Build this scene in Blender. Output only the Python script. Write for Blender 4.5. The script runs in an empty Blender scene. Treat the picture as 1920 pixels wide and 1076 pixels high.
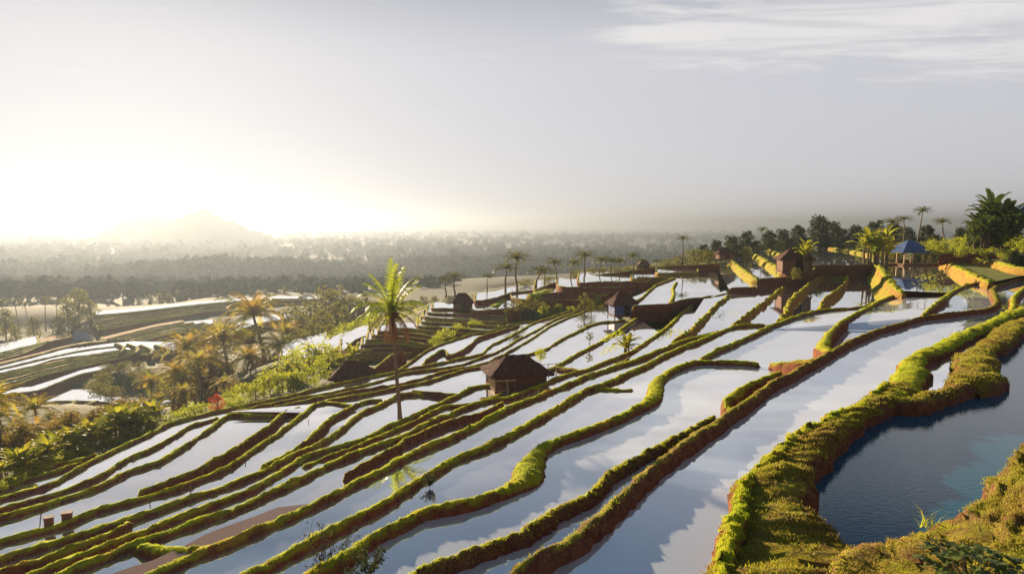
import bpy, math, random
import numpy as np
from mathutils import Vector
from mathutils.geometry import tessellate_polygon
random.seed(7); RNG = np.random.default_rng(7)
R = math.radians
scene = bpy.context.scene
COL = scene.collection

# ------------------------------------------------------------------ camera, sky, sun, exposure
CZ = 30.0                                   # camera height above the datum
F = 1300.0; YH = 420.0                      # focal length in photo pixels, horizon row
TP = (538 - YH) / F; PITCH = math.atan(TP)
cam = bpy.data.cameras.new('camera'); camo = bpy.data.objects.new('camera', cam); COL.objects.link(camo)
cam.sensor_width = 36; cam.lens = 36 * F / 1920; cam.clip_start = .1; cam.clip_end = 30000
camo.location = (0, 0, CZ); camo.rotation_euler = (R(90) - PITCH, 0, 0)
scene.camera = camo

SUN_EL, SUN_AZ = R(10.5), R(-29)             # azimuth from +Y, negative = left
scene.view_settings.view_transform = 'Standard'; scene.view_settings.look = 'None'
scene.view_settings.exposure = 1.75; scene.view_settings.gamma = 1
sun = bpy.data.lights.new('sun', 'SUN'); sun.energy = 5.0; sun.angle = R(.5); sun.color = (1, .77, .50)
suno = bpy.data.objects.new('sun', sun); COL.objects.link(suno)
sd = Vector((math.sin(SUN_AZ) * math.cos(SUN_EL), math.cos(SUN_AZ) * math.cos(SUN_EL), math.sin(SUN_EL)))
suno.rotation_euler = sd.to_track_quat('Z', 'Y').to_euler(); suno.location = (0, 0, 200)

W = bpy.data.worlds.new('World'); scene.world = W; W.use_nodes = True
nt = W.node_tree; N = nt.nodes; L = nt.links
def nd(t, **k):
    n = N.new(t)
    for a, b in k.items(): setattr(n, a, b)
    return n
def sk(n, **k):
    for a, b in k.items(): n.inputs[int(a[1:])].default_value = b
    return n
N.clear()
out = nd('ShaderNodeOutputWorld'); bg = nd('ShaderNodeBackground'); bg.inputs[1].default_value = .10
sky = nd('ShaderNodeTexSky', sky_type='NISHITA', sun_disc=False, sun_elevation=SUN_EL, sun_rotation=SUN_AZ,
         altitude=600, air_density=1.0, dust_density=1.0, ozone_density=1.6)
tc = nd('ShaderNodeTexCoord'); sep = nd('ShaderNodeSeparateXYZ'); L.new(tc.outputs['Generated'], sep.inputs[0])
def mth(op, a, b=None, c=None, clamp=False):
    n = nd('ShaderNodeMath', operation=op, use_clamp=clamp)
    for i, v in enumerate((a, b, c)):
        if v is None: continue
        if isinstance(v, (int, float)): n.inputs[i].default_value = v
        else: L.new(v, n.inputs[i])
    return n.outputs[0]
zc = mth('MAXIMUM', sep.outputs[2], .03)
u = mth('DIVIDE', sep.outputs[0], zc); v = mth('DIVIDE', sep.outputs[1], zc)
cmb = nd('ShaderNodeCombineXYZ'); L.new(u, cmb.inputs[0]); L.new(v, cmb.inputs[1])
mp = nd('ShaderNodeMapping'); mp.inputs['Rotation'].default_value = (0, 0, R(43)); mp.inputs['Scale'].default_value = (.62, 1.9, 1)
L.new(cmb.outputs[0], mp.inputs[0])
nz = nd('ShaderNodeTexNoise'); nz.inputs['Scale'].default_value = 1.15; nz.inputs['Detail'].default_value = 9; nz.inputs['Roughness'].default_value = .62
nz.inputs['Distortion'].default_value = .5
L.new(mp.outputs[0], nz.inputs['Vector'])
def mr(v, a, b, c=0., d=1., smooth=True):
    n = nd('ShaderNodeMapRange', interpolation_type='SMOOTHSTEP' if smooth else 'LINEAR')
    L.new(v, n.inputs[0])
    for i, q in enumerate((a, b, c, d)): n.inputs[i + 1].default_value = q
    return n.outputs[0]
azr = mth('ARCTAN2', sep.outputs[0], sep.outputs[1])
# the cirrus bank to the right of north: a tilted band of cloud, thin elsewhere
lift = mth('SUBTRACT', sep.outputs[2], mth('MULTIPLY_ADD', azr, -.13, .252))
bank_m = mth('MULTIPLY', mth('MULTIPLY', mr(lift, -.03, .015), mr(azr, .02, .22)), mr(sep.outputs[2], .42, .31))
cov = mth('ADD', nz.outputs[0], mth('MULTIPLY', bank_m, .27))
cl = mth('MULTIPLY', mr(cov, .62, .88), .92)
mix = nd('ShaderNodeMix', data_type='RGBA'); L.new(cl, mix.inputs[0])
gam = nd('ShaderNodeGamma'); gam.inputs[1].default_value = .09; L.new(sky.outputs[0], gam.inputs[0])
scl = nd('ShaderNodeVectorMath', operation='SCALE'); scl.inputs['Scale'].default_value = 1.62; L.new(gam.outputs[0], scl.inputs[0])
hsv = nd('ShaderNodeHueSaturation'); hsv.inputs['Saturation'].default_value = .75; L.new(scl.outputs[0], hsv.inputs['Color'])
zen = nd('ShaderNodeMix', data_type='RGBA', blend_type='MULTIPLY'); zen.inputs[0].default_value = 1; L.new(hsv.outputs[0], zen.inputs[6])
ramp = nd('ShaderNodeMix', data_type='RGBA'); L.new(mr(sep.outputs[2], .20, .47), ramp.inputs[0]); ramp.inputs[6].default_value = (1.05, 1.04, 1.10, 1); ramp.inputs[7].default_value = (.17, .27, .41, 1)
L.new(ramp.outputs[2], zen.inputs[7]); L.new(zen.outputs[2], mix.inputs[6])
mix.inputs[7].default_value = (2.5, 2.45, 2.42, 1)
L.new(mix.outputs[2], bg.inputs[0]); L.new(bg.outputs[0], out.inputs[0])
HAZE_DENSITY = .00052

# ------------------------------------------------------------------ helpers
def ray(x, y):
    dx = (x - 960) / F; dy = -(y - 538) / F
    return np.array([dx, math.cos(PITCH) + dy * math.sin(PITCH), -math.sin(PITCH) + dy * math.cos(PITCH)])
def P(x, y, H):                              # pixel + drop below the camera -> world point
    d = ray(x, y); t = -H / min(d[2], -1e-4)
    return np.array([d[0] * t, d[1] * t, CZ - H])
def PD(x, y, D):                             # pixel + distance -> world point
    d = ray(x, y); return np.array([d[0] * D / d[1], D, CZ + d[2] * D / d[1]])
def mat_base(name):
    m = bpy.data.materials.new(name); m.use_nodes = True
    return m, m.node_tree.nodes, m.node_tree.links
def setin(n, **k):
    for a, b in k.items(): n.inputs[a.replace('_', ' ')].default_value = b
MATS = {}
def noise_mat(name, c1, c2, scale=3, rough=.9, bump=.3, c3=None, detail=6, bdist=.05):
    m, n, l = mat_base(name); b = n['Principled BSDF']; setin(b, Roughness=rough)
    b.inputs['Specular IOR Level'].default_value = .2
    g = n.new('ShaderNodeNewGeometry')
    t = n.new('ShaderNodeTexNoise'); setin(t, Scale=scale, Detail=detail, Roughness=.65); l.new(g.outputs['Position'], t.inputs['Vector'])
    r = n.new('ShaderNodeValToRGB'); r.color_ramp.elements[0].position = .35; r.color_ramp.elements[1].position = .65
    r.color_ramp.elements[0].color = (*c1, 1); r.color_ramp.elements[1].color = (*c2, 1)
    if c3:
        e = r.color_ramp.elements.new(.5); e.color = (*c3, 1)
    l.new(t.outputs[0], r.inputs[0]); l.new(r.outputs[0], b.inputs['Base Color'])
    if bump:
        t2 = n.new('ShaderNodeTexNoise'); setin(t2, Scale=scale * 5, Detail=5); l.new(g.outputs['Position'], t2.inputs['Vector'])
        bp = n.new('ShaderNodeBump'); setin(bp, Strength=bump, Distance=bdist); l.new(t2.outputs[0], bp.inputs['Height']); l.new(bp.outputs[0], b.inputs['Normal'])
    MATS[name] = m; return m
def leaf_mat(name, c1, c2, trans=.5, rough=.6):
    m, n, l = mat_base(name); b = n['Principled BSDF']; o = n['Material Output']; setin(b, Roughness=rough)
    b.inputs['Specular IOR Level'].default_value = .25
    at = n.new('ShaderNodeAttribute'); at.attribute_name = 'rnd'
    r = n.new('ShaderNodeMix'); r.data_type = 'RGBA'; r.inputs[6].default_value = (*c1, 1); r.inputs[7].default_value = (*c2, 1)
    l.new(at.outputs['Fac'], r.inputs[0]); l.new(r.outputs[2], b.inputs['Base Color'])
    t = n.new('ShaderNodeBsdfTranslucent'); l.new(r.outputs[2], t.inputs['Color'])
    mx = n.new('ShaderNodeMixShader'); mx.inputs[0].default_value = trans
    l.new(b.outputs[0], mx.inputs[1]); l.new(t.outputs[0], mx.inputs[2]); l.new(mx.outputs[0], o.inputs['Surface'])
    MATS[name] = m; return m
def bank_mat(name, g1, g2, s1, s2, dry, th=(.85, 1.2)):
    m, n, l = mat_base(name); b = n['Principled BSDF']; setin(b, Roughness=.95); b.inputs['Specular IOR Level'].default_value = .1
    g = n.new('ShaderNodeNewGeometry')
    def noise(s, d=5):
        t = n.new('ShaderNodeTexNoise'); setin(t, Scale=s, Detail=d, Roughness=.65); l.new(g.outputs['Position'], t.inputs['Vector']); return t.outputs[0]
    def mixc(f, a, c):
        x = n.new('ShaderNodeMix'); x.data_type = 'RGBA'
        for i, q in ((0, f), (6, a), (7, c)):
            if isinstance(q, tuple): x.inputs[i].default_value = (*q, 1)
            else: l.new(q, x.inputs[i])
        return x.outputs[2]
    def rng(v, a, c):
        x = n.new('ShaderNodeMapRange'); x.interpolation_type = 'SMOOTHSTEP'; l.new(v, x.inputs[0]); x.inputs[1].default_value = a; x.inputs[2].default_value = c; return x.outputs[0]
    grass = mixc(rng(noise(1.3), .35, .65), g1, g2)
    grass = mixc(rng(noise(.5), .52, .68), grass, dry)
    soil = mixc(rng(noise(4), .35, .65), s1, s2)
    sx = n.new('ShaderNodeSeparateXYZ'); l.new(g.outputs['Normal'], sx.inputs[0])
    ad = n.new('ShaderNodeMath'); ad.operation = 'MULTIPLY_ADD'; l.new(noise(2.5), ad.inputs[0]); ad.inputs[1].default_value = .9; l.new(sx.outputs[2], ad.inputs[2])
    l.new(mixc(rng(ad.outputs[0], *th), soil, grass), b.inputs['Base Color'])
    bp = n.new('ShaderNodeBump'); setin(bp, Strength=.9, Distance=.06); l.new(noise(14, 6), bp.inputs['Height']); l.new(bp.outputs[0], b.inputs['Normal'])
    MATS[name] = m; return m
def water_mat(name, col, ior, wave=0.0, scale=6, rough=.015, stretch=(1, 1, 1), metal=0):
    m, n, l = mat_base(name); b = n['Principled BSDF']; setin(b, Roughness=rough, IOR=ior, Metallic=metal); b.inputs['Base Color'].default_value = (*col, 1)
    g = n.new('ShaderNodeNewGeometry'); mp = n.new('ShaderNodeMapping'); mp.inputs['Scale'].default_value = stretch; l.new(g.outputs['Position'], mp.inputs[0])
    t = n.new('ShaderNodeTexNoise'); setin(t, Scale=scale, Detail=3); l.new(mp.outputs[0], t.inputs['Vector'])
    bp = n.new('ShaderNodeBump'); setin(bp, Strength=wave, Distance=.02); l.new(t.outputs[0], bp.inputs['Height']); l.new(bp.outputs[0], b.inputs['Normal'])
    if metal:                                # silt clouds drifting in the shallow water
        t2 = n.new('ShaderNodeTexNoise'); setin(t2, Scale=.22, Detail=4, Distortion=.8); l.new(g.outputs['Position'], t2.inputs['Vector'])
        r = n.new('ShaderNodeValToRGB'); r.color_ramp.elements[0].position = .42; r.color_ramp.elements[1].position = .72
        r.color_ramp.elements[0].color = (*col, 1); r.color_ramp.elements[1].color = (col[0] * .9, col[1] * .86, col[2] * .85, 1)
        l.new(t2.outputs[0], r.inputs[0]); l.new(r.outputs[0], b.inputs['Base Color'])
    MATS[name] = m; return m
def plain_mat(name, col, rough=.8, metal=0):
    m, n, l = mat_base(name); b = n['Principled BSDF']; setin(b, Roughness=rough, Metallic=metal); b.inputs['Base Color'].default_value = (*col, 1); MATS[name] = m; return m

bank_mat('bank', (.34, .34, .014), (.22, .27, .012), (.12, .036, .018), (.22, .075, .03), (.42, .25, .03))
bank_mat('bank_brown', (.27, .26, .014), (.18, .12, .025), (.10, .034, .02), (.17, .07, .035), (.22, .13, .04), (1.12, 1.5))
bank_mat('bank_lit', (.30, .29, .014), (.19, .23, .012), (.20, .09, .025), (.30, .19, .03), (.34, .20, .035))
water_mat('water', (.96, .95, .95), 1.5, .04, 3, metal=.9)
water_mat('water_muddy', (.20, .12, .075), 1.6, .05, 3)
water_mat('water_deep', (.002, .075, .13), 1.36, .14, 5, .02, (1, 3, 1)); MATS['water_deep'].node_tree.nodes['Principled BSDF'].inputs['Specular Tint'].default_value = (.5, .85, 1, 1)
water_mat('water_blue', (.84, .88, .92), 2.0, .04, 2, metal=.58)
noise_mat('ground', (.055, .06, .015), (.11, .09, .022), .25, .95, .6, (.05, .065, .014), bdist=.3)
noise_mat('slope', (.13, .24, .01), (.22, .30, .015), .8, .95, .6, (.12, .10, .02))
noise_mat('thatch', (.06, .024, .018), (.12, .055, .036), 6, .95, .8)
noise_mat('timber', (.10, .05, .03), (.17, .09, .05), 8, .85, .4)
noise_mat('bamboo', (.42, .30, .17), (.30, .2, .1), 8, .6, .2)
noise_mat('woven', (.16, .085, .05), (.10, .05, .03), 10, .9, .4)
noise_mat('blue_wall', (.05, .08, .22), (.07, .11, .28), 5, .7, .2)
noise_mat('blue_tile', (.045, .085, .20), (.07, .12, .27), 5, .5, .3)
noise_mat('grey_roof', (.20, .23, .28), (.28, .3, .34), 4, .6, .2)
noise_mat('plaster', (.45, .4, .34), (.55, .5, .42), 4, .8, .1)
noise_mat('bark', (.13, .095, .06), (.22, .165, .10), 7, .9, .6)
noise_mat('dark_bark', (.06, .045, .03), (.10, .07, .05), 7, .9, .6)
noise_mat('crate_wood', (.20, .10, .06), (.13, .06, .04), 12, .8, .3)
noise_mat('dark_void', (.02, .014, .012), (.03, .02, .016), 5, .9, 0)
leaf_mat('grass_blade', (.42, .38, .03), (.35, .45, .014), .6)
leaf_mat('grass_dry', (.27, .16, .05), (.34, .36, .025), .52)
leaf_mat('palm_leaf', (.16, .14, .02), (.10, .14, .02), .5, .45)
leaf_mat('palm_green', (.18, .25, .012), (.32, .33, .015), .6, .4)
leaf_mat('palm_dead', (.15, .06, .022), (.10, .045, .02), .3)
leaf_mat('palm_warm', (.38, .24, .03), (.34, .34, .03), .6, .65)
leaf_mat('banana_leaf', (.20, .26, .014), (.42, .36, .03), .55, .65)
leaf_mat('banana_dark', (.055, .09, .015), (.13, .16, .025), .3, .35)
leaf_mat('leaf_dark', (.03, .045, .016), (.075, .085, .022), .3, .9)
leaf_mat('leaf_olive', (.12, .13, .025), (.20, .18, .03), .5, .9)
leaf_mat('leaf_light', (.24, .30, .015), (.38, .38, .02), .6)
leaf_mat('leaf_warm', (.17, .10, .03), (.26, .20, .03), .5, .9)
leaf_mat('leaf_red', (.42, .05, .02), (.30, .08, .02), .5)
leaf_mat('far_leaf', (.014, .034, .026), (.035, .06, .04), .15, 1.0); MATS['far_leaf'].node_tree.nodes['Principled BSDF'].inputs['Specular IOR Level'].default_value = 0
noise_mat('valley_soil', (.28, .09, .05), (.34, .15, .07), .4, .95, .6, (.30, .17, .06), bdist=.3)

def mesh_obj(name, v, faces, mat, parent=None, rnd=None, smooth=False, kind=None):
    """v (n,3) array; faces list of index tuples or (m,k) array"""
    me = bpy.data.meshes.new(name); v = np.asarray(v, dtype=np.float32)
    if isinstance(faces, np.ndarray) and faces.ndim == 2:
        m, k = faces.shape
        me.vertices.add(len(v)); me.vertices.foreach_set('co', v.ravel())
        me.loops.add(m * k); me.loops.foreach_set('vertex_index', faces.astype(np.int32).ravel())
        me.polygons.add(m); me.polygons.foreach_set('loop_start', np.arange(0, m * k, k, dtype=np.int32))
        me.update(calc_edges=True)
    else:
        me.from_pydata([tuple(map(float, q)) for q in v], [], [tuple(map(int, f)) for f in faces]); me.update()
    if rnd is not None:
        a = me.attributes.new('rnd', 'FLOAT', 'POINT'); a.data.foreach_set('value', np.asarray(rnd, dtype=np.float32))
    if smooth: me.polygons.foreach_set('use_smooth', np.ones(len(me.polygons), dtype=bool))
    me.materials.append(MATS[mat])
    o = bpy.data.objects.new(name, me); COL.objects.link(o)
    if parent: o.parent = parent
    if kind: o['kind'] = kind
    return o
def thing(name, label, cat, loc, group=None, rz=0, scale=1):
    o = bpy.data.objects.new(name, None); o.empty_display_size = .2; COL.objects.link(o)
    o.location = tuple(map(float, loc)); o.rotation_euler = (0, 0, rz); o.scale = (scale,) * 3 if isinstance(scale, (int, float)) else scale
    o['label'] = label; o['category'] = cat
    if group: o['group'] = group
    return o
def child(name, me, parent):
    o = bpy.data.objects.new(name, me); COL.objects.link(o); o.parent = parent; return o
class MB:
    def __init__(s): s.v = []; s.f = []; s.r = []
    def add(s, v, f, r=.5):
        b = len(s.v); s.v += [tuple(map(float, q)) for q in v]; s.f += [tuple(i + b for i in q) for q in f]; s.r += [r] * len(v)
    def box(s, c, d, rz=0, taper=1.0):
        x, y, z = d[0] / 2, d[1] / 2, d[2] / 2; ca, sa = math.cos(rz), math.sin(rz); vv = []
        for k, t in ((-1, 1), (1, taper)):
            for i, j in ((-1, -1), (1, -1), (1, 1), (-1, 1)):
                px, py = i * x * t, j * y * t
                vv.append((c[0] + px * ca - py * sa, c[1] + px * sa + py * ca, c[2] + k * z))
        s.add(vv, [(3, 2, 1, 0), (4, 5, 6, 7), (0, 1, 5, 4), (1, 2, 6, 5), (2, 3, 7, 6), (3, 0, 4, 7)])
    def tube(s, pts, rad, n=6, r=.5):
        pts = [Vector(p) for p in pts]; vv = []; ff = []
        for i, p in enumerate(pts):
            d = (pts[min(i + 1, len(pts) - 1)] - pts[max(i - 1, 0)]).normalized()
            a = d.orthogonal().normalized() if abs(d.z) < .9 else Vector((1, 0, 0)); a = (a - d * a.dot(d)).normalized(); b = d.cross(a)
            q = rad[i] if isinstance(rad, (list, tuple)) else rad
            vv += [p + (a * math.cos(t * 2 * math.pi / n) + b * math.sin(t * 2 * math.pi / n)) * q for t in range(n)]
        for i in range(len(pts) - 1):
            for t in range(n): ff.append((i * n + t, i * n + (t + 1) % n, (i + 1) * n + (t + 1) % n, (i + 1) * n + t))
        ff.append(tuple(range(n - 1, -1, -1))); ff.append(tuple((len(pts) - 1) * n + t for t in range(n)))
        s.add(vv, ff, r)
    def mesh(s, name, mat, smooth=False):
        o = s.build(name, mat, None, smooth); me = o.data; bpy.data.objects.remove(o); return me
    def build(s, name, mat, parent=None, smooth=False):
        return mesh_obj(name, np.array(s.v), s.f, mat, parent, s.r, smooth)
def snoise(n, step, amp, rng=RNG):           # smooth 1-D noise along n samples
    k = max(2, int(n / max(step, 1)) + 3); a = rng.normal(0, amp, k); x = np.linspace(0, k - 1.001, n); i = x.astype(int); t = x - i; t = t * t * (3 - 2 * t)
    return a[i] * (1 - t) + a[np.minimum(i + 1, k - 1)] * t
CTRL = []                                    # terrain control points (x, y, z, weight radius)
SHEETS = []                                  # (polygon xy, level)
GR = {'near': [], 'dry': []}                 # grass roots: (pos, size, count)

def spline(p, step):                         # p (n,k): Catmull-Rom through the points, then even spacing
    n = len(p); outp = []
    q = np.vstack([2 * p[0] - p[1], p, 2 * p[-1] - p[-2]])
    for i in range(n - 1):
        a, b, c, d = q[i], q[i + 1], q[i + 2], q[i + 3]
        t = np.linspace(0, 1, 12, endpoint=False)[:, None]
        outp.append(.5 * (2 * b + (c - a) * t + (2 * a - 5 * b + 4 * c - d) * t ** 2 + (3 * b - a - 3 * c + d) * t ** 3))
    outp.append(p[-1:]); s = np.vstack(outp)
    dl = np.r_[0, np.cumsum(np.linalg.norm(np.diff(s[:, :2], axis=0), axis=1))]
    m = max(4, int(dl[-1] / step) + 1); x = np.linspace(0, dl[-1], m)
    return np.stack([np.interp(x, dl, s[:, k]) for k in range(s.shape[1])], 1), dl[-1]
WS = .43
def world_line(pts, H, w=.6):
    H0, H1 = H if isinstance(H, tuple) else (H, H); n = len(pts); o = []
    for i, p in enumerate(pts):
        h = H0 + (H1 - H0) * i / max(1, n - 1)
        o.append(np.r_[P(p[0], p[1], h), (p[2] if len(p) > 2 else w) * WS])
    return np.array(o)
def sweep(line, depth, side, mat, name, grass, rough=1.0, ctrl=1.3, dry=False):
    D = max(6., float(np.median(np.linalg.norm(line[:, :2], axis=1))))
    step = min(.7, max(.09, D * .007))
    s, ln = spline(line, step); n = len(s)
    t = np.gradient(s[:, :2], axis=0); t /= np.linalg.norm(t, axis=1)[:, None] + 1e-9
    nr = np.stack([-t[:, 1], t[:, 0]], 1)
    if s.shape[1] > 4: nr = s[:, 4:6] / (np.linalg.norm(s[:, 4:6], axis=1)[:, None] + 1e-9)
    a = s[:, 3] / 2
    dist = np.linspace(0, ln, n)
    capl = np.minimum(np.minimum(dist, ln - dist) / np.maximum(a, .05), 1); cap = np.sqrt(np.maximum(0.04, 1 - (1 - capl) ** 2))
    q_ = 1 if D < 18 else .62; lat = snoise(n, 1.3 / step, .05 * rough * q_) + snoise(n, .3 / step, .018 * rough * q_); wv = 1 + snoise(n, .8 / step, .14 * rough * q_); hv = snoise(n, .8 / step, .028 * rough * q_)
    prof = [(-1, -side * depth, -depth), (-1, -side * .5, -depth * .4), (-1, -.07, -.22), (-.9, 0, -.06), (-.5, 0, .02), (0, 0, .04), (.5, 0, .02), (.9, 0, -.06), (1, .07, -.22), (1, side * .5, -depth * .4), (1, side * depth, -depth)]
    k = len(prof); V = np.zeros((n, k, 3))
    for j, (fa, off, dz) in enumerate(prof):
        e = fa * a * wv * cap + off * cap + lat
        jit = RNG.normal(0, .022 * rough ** 1.6, n) if 1 < j < k - 2 else 0
        V[:, j, :2] = s[:, :2] + nr * (e + jit)[:, None]
        V[:, j, 2] = s[:, 2] + dz - .35 * (1 - cap) + (hv if dz > -1 else 0) + (RNG.normal(0, .02 * rough ** 1.8, n) if 1 < j < k - 2 else 0)
    f = []
    idx = np.arange(n * k).reshape(n, k)
    fa = np.stack([idx[:-1, :-1], idx[:-1, 1:], idx[1:, 1:], idx[1:, :-1]], -1).reshape(-1, 4)
    v = V.reshape(-1, 3)
    o = mesh_obj(name, v, fa, mat, None, None, True, 'structure')
    for q in line: CTRL.append((q[0], q[1], q[2] - ctrl))
    for q in s[::max(1, int(2.5 / step))]: CTRL.append((q[0], q[1], q[2] - ctrl))
    if grass > 0:
        cnt = int(ln * max(.4, float(np.mean(s[:, 3]))) * grass * min(1000, 150000 / D ** 1.75)); cnt = min(cnt, 26000)
        i = RNG.integers(0, n - 1, cnt); j = RNG.uniform(1.6, k - 2.6, cnt) if 0 else RNG.uniform(2.4, k - 3.4, cnt); j0 = j.astype(int); tj = (j - j0)[:, None]; ti = RNG.random(cnt)[:, None]
        p0 = V[i, j0] * (1 - tj) + V[i, j0 + 1] * tj; p1 = V[i + 1, j0] * (1 - tj) + V[i + 1, j0 + 1] * tj
        pos = p0 * (1 - ti) + p1 * ti
        GR['dry' if dry else 'near'].append((pos, np.full(cnt, (.072 if dry else .045 if D < 22 else .038) * min(1.5, max(1, (D / 16) ** .4)))))
    return o
def bank(pts, H, w=.55, depth=1.9, side=.16, mat='bank', name='terrace_bank', grass=1.0, rough=1.0, ctrl=1.3, dry=False):
    ln = world_line(pts, H, w); sweep(ln, depth, side, mat, name, grass, rough, ctrl, dry); return ln[:, :3]
def ribbon(lr, H, **k):
    o = []
    for xl, yl, xr, yr in lr:
        a = P(xl, yl, H); b = P(xr, yr, H); o.append(np.r_[(a + b) / 2, np.linalg.norm(a - b), (a - b)[:2] / np.linalg.norm(a - b)])
    o = np.array(o); sweep(o, k.pop('depth', 1.9), k.pop('side', .16), k.pop('mat', 'bank_brown'), k.pop('name', 'terrace_bank'), k.pop('grass', 1.0), k.pop('rough', 1.3), k.pop('ctrl', 1.3), k.pop('dry', False)); return o[:, :3]
def sheet_xy(poly, H, mat='water', name='paddy_water', z=None):
    poly = np.array(poly)[:, :2]; z = np.full(len(poly), CZ - H) if z is None else z
    tri = tessellate_polygon([[Vector((float(p[0]), float(p[1]), 0)) for p in poly]])
    v = np.c_[poly, z]; f = []
    for t in tri:
        a, b, c = (poly[i] for i in t); cr = (b[0] - a[0]) * (c[1] - a[1]) - (b[1] - a[1]) * (c[0] - a[0])
        if abs(cr) < 1e-9: continue
        f.append(t if cr > 0 else t[::-1])
    o = mesh_obj(name, v, f, mat, None, None, True, 'structure'); SHEETS.append((poly, float(np.min(z)))); return o
def sheet_px(px, H, mat='water', **k): return sheet_xy([P(x, y, H)[:2] for x, y in px], H, mat, **k)
def strip(near, far, off=.14, mat='water'):    # water held by the far bank, up to the foot of the near one (both left to right)
    nz = []
    for q in near: nz.append(far[np.argmin(np.hypot(far[:, 0] - q[0], far[:, 1] - q[1])), 2])
    poly = np.vstack([far, np.c_[near[:, :2], nz][::-1]]); poly[:, 2] -= off
    return sheet_xy(poly[:, :2], 0, mat, z=poly[:, 2])
def step_terrace(px, H, back=5., depth=3., w=.45, mat='bank', top='water', lip=.10, grass=.6):
    xy = np.array([P(q[0], q[1], H) for q in px]); d = xy[:, :2] / np.linalg.norm(xy[:, :2], axis=1)[:, None]
    wrap = np.vstack([np.r_[xy[0, :2] + d[0] * back, xy[0, 2]], xy, np.r_[xy[-1, :2] + d[-1] * back, xy[-1, 2]]])   # the bank turns back into the hill at both ends
    sweep(np.c_[wrap, np.full(len(wrap), w * WS)], depth, .22, mat, 'terrace_bank', grass, 1.0, 1.2)
    poly = np.vstack([xy[:, :2], (xy[:, :2] + d * back)[::-1]])
    for q in poly: CTRL.append((q[0], q[1], CZ - H - .5))
    sheet_xy(poly, H + lip, top); return wrap

# ------------------------------------------------------------------ the terraces: banks (crest lines) and the flooded fields between them
# nearest: the wide brown bank and the deep pond
A_lr = [(1300, 1190, 1720, 1190), (1325, 1085, 1700, 1085), (1350, 1040, 1620, 1030), (1368, 990, 1562, 985), (1386, 940, 1512, 940), (1390, 900, 1504, 905), (1414, 875, 1524, 874), (1454, 848, 1560, 842),
        (1504, 812, 1596, 803), (1562, 782, 1632, 771), (1622, 744, 1682, 746), (1666, 716, 1722, 726)]
A = ribbon(A_lr, 5.0, dry=True, grass=1.5, rough=1.5)
AF = bank([(1352, 1090), (1372, 1010), (1386, 955), (1390, 905), (1412, 877), (1452, 850), (1502, 815), (1560, 784), (1620, 747), (1664, 719)], 4.97, .55, 1.2, ctrl=2, grass=2.2, rough=1.6)
A1 = ribbon([(1640, 738, 1700, 748), (1676, 700, 1738, 704), (1690, 680, 1736, 685), (1704, 668, 1738, 668), (1735, 650, 1768, 656), (1785, 626, 1812, 634), (1820, 612, 1844, 620), (1852, 600, 1872, 606), (1876, 588, 1892, 596), (1905, 577, 1925, 584), (1990, 548, 2005, 552)], 5.0, mat='bank')
A2 = bank([(1672, 748, 1.2), (1715, 746, 1.2), (1760, 733, 1.0), (1805, 717, 1.3), (1840, 706, 1.7), (1874, 700, 1.5)], 5.0, mat='bank_brown', rough=1.5, dry=True, grass=1.3)
A3 = ribbon([(1776, 722, 1890, 722), (1785, 700, 1880, 702), (1793, 672, 1864, 680), (1822, 648, 1862, 660), (1852, 632, 1890, 644), (1864, 618, 1906, 632), (1884, 604, 1922, 616), (1925, 594, 1960, 600), (2010, 565, 2030, 570)], 5.0, dry=True, grass=1.5, rough=1.5)
A4 = bank([(1884, 590), (1900, 573), (1903, 555), (1925, 536), (1960, 522)], (5.2, 5.6), .8)
B = bank([(900, 1125), (975, 1072), (1028, 1032), (1082, 996), (1119, 966, .7), (1165, 930, .7), (1211, 888, .75), (1248, 857, .8), (1286, 830, .8), (1323, 804, .8), (1363, 778, .7), (1407, 748, .65), (1440, 720, .65), (1478, 702, .6), (1515, 683, .6),
          (1548, 665, .6), (1580, 646, .6), (1616, 629, .7), (1648, 617, .7), (1691, 605, .6), (1723, 595, .55), (1766, 589, .5), (1816, 583, .5), (1854, 577, .6), (1868, 566, .9), (1864, 550, 1.1), (1862, 540, .9), (1886, 530, .7), (1930, 516, .7), (1990, 500, .7)], 5.6, .75, grass=.4, mat='bank_brown')
B2 = bank([(690, 1110), (774, 1070), (814, 1052), (858, 1042), (898, 1027), (948, 1007), (1002, 980), (1048, 954), (1105, 927), (1140, 898), (1172, 872), (1211, 848), (1248, 828), (1284, 810), (1318, 796), (1345, 782)], (5.9, 5.62), .5, mat='bank_brown')
B3 = bank([(1562, 658, 1.0), (1544, 650, 1.3), (1548, 636, 1.1), (1556, 622, .7), (1580, 601, .6), (1603, 588, .6), (1628, 575, .7), (1646, 565, .6)], (5.62, 6.5), .6)
B4 = bank([(1729, 590), (1754, 569), (1770, 557, .9), (1796, 541), (1821, 532), (1866, 526), (1917, 514), (1990, 495)], (5.62, 5.9), .6)
BK = bank([(1372, 775, .5), (1362, 758, .5), (1374, 740, 1.1), (1395, 727, .7), (1437, 706, .5), (1470, 696, .5)], (6.35, 5.8), .5)
C = bank([(500, 1120), (584, 1074), (654, 1035), (687, 1010), (734, 984), (781, 961), (814, 953), (878, 940), (925, 924, .6), (958, 909, 1.0), (985, 893, 1.75), (992, 870, 1.7), (1003, 850, 1.3), (1020, 832, .9), (1065, 816), (1110, 800), (1161, 780), (1198, 762, .7),
          (1226, 742, 1.2), (1230, 724, 1.4), (1236, 708, 1.0), (1261, 692, .7), (1284, 682), (1311, 676), (1361, 677), (1399, 678), (1428, 681)], 6.6, .6)
CS = bank([(1442, 682), (1462, 681), (1484, 679), (1508, 676), (1532, 672)], (6.62, 5.7), .5, grass=2)
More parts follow.
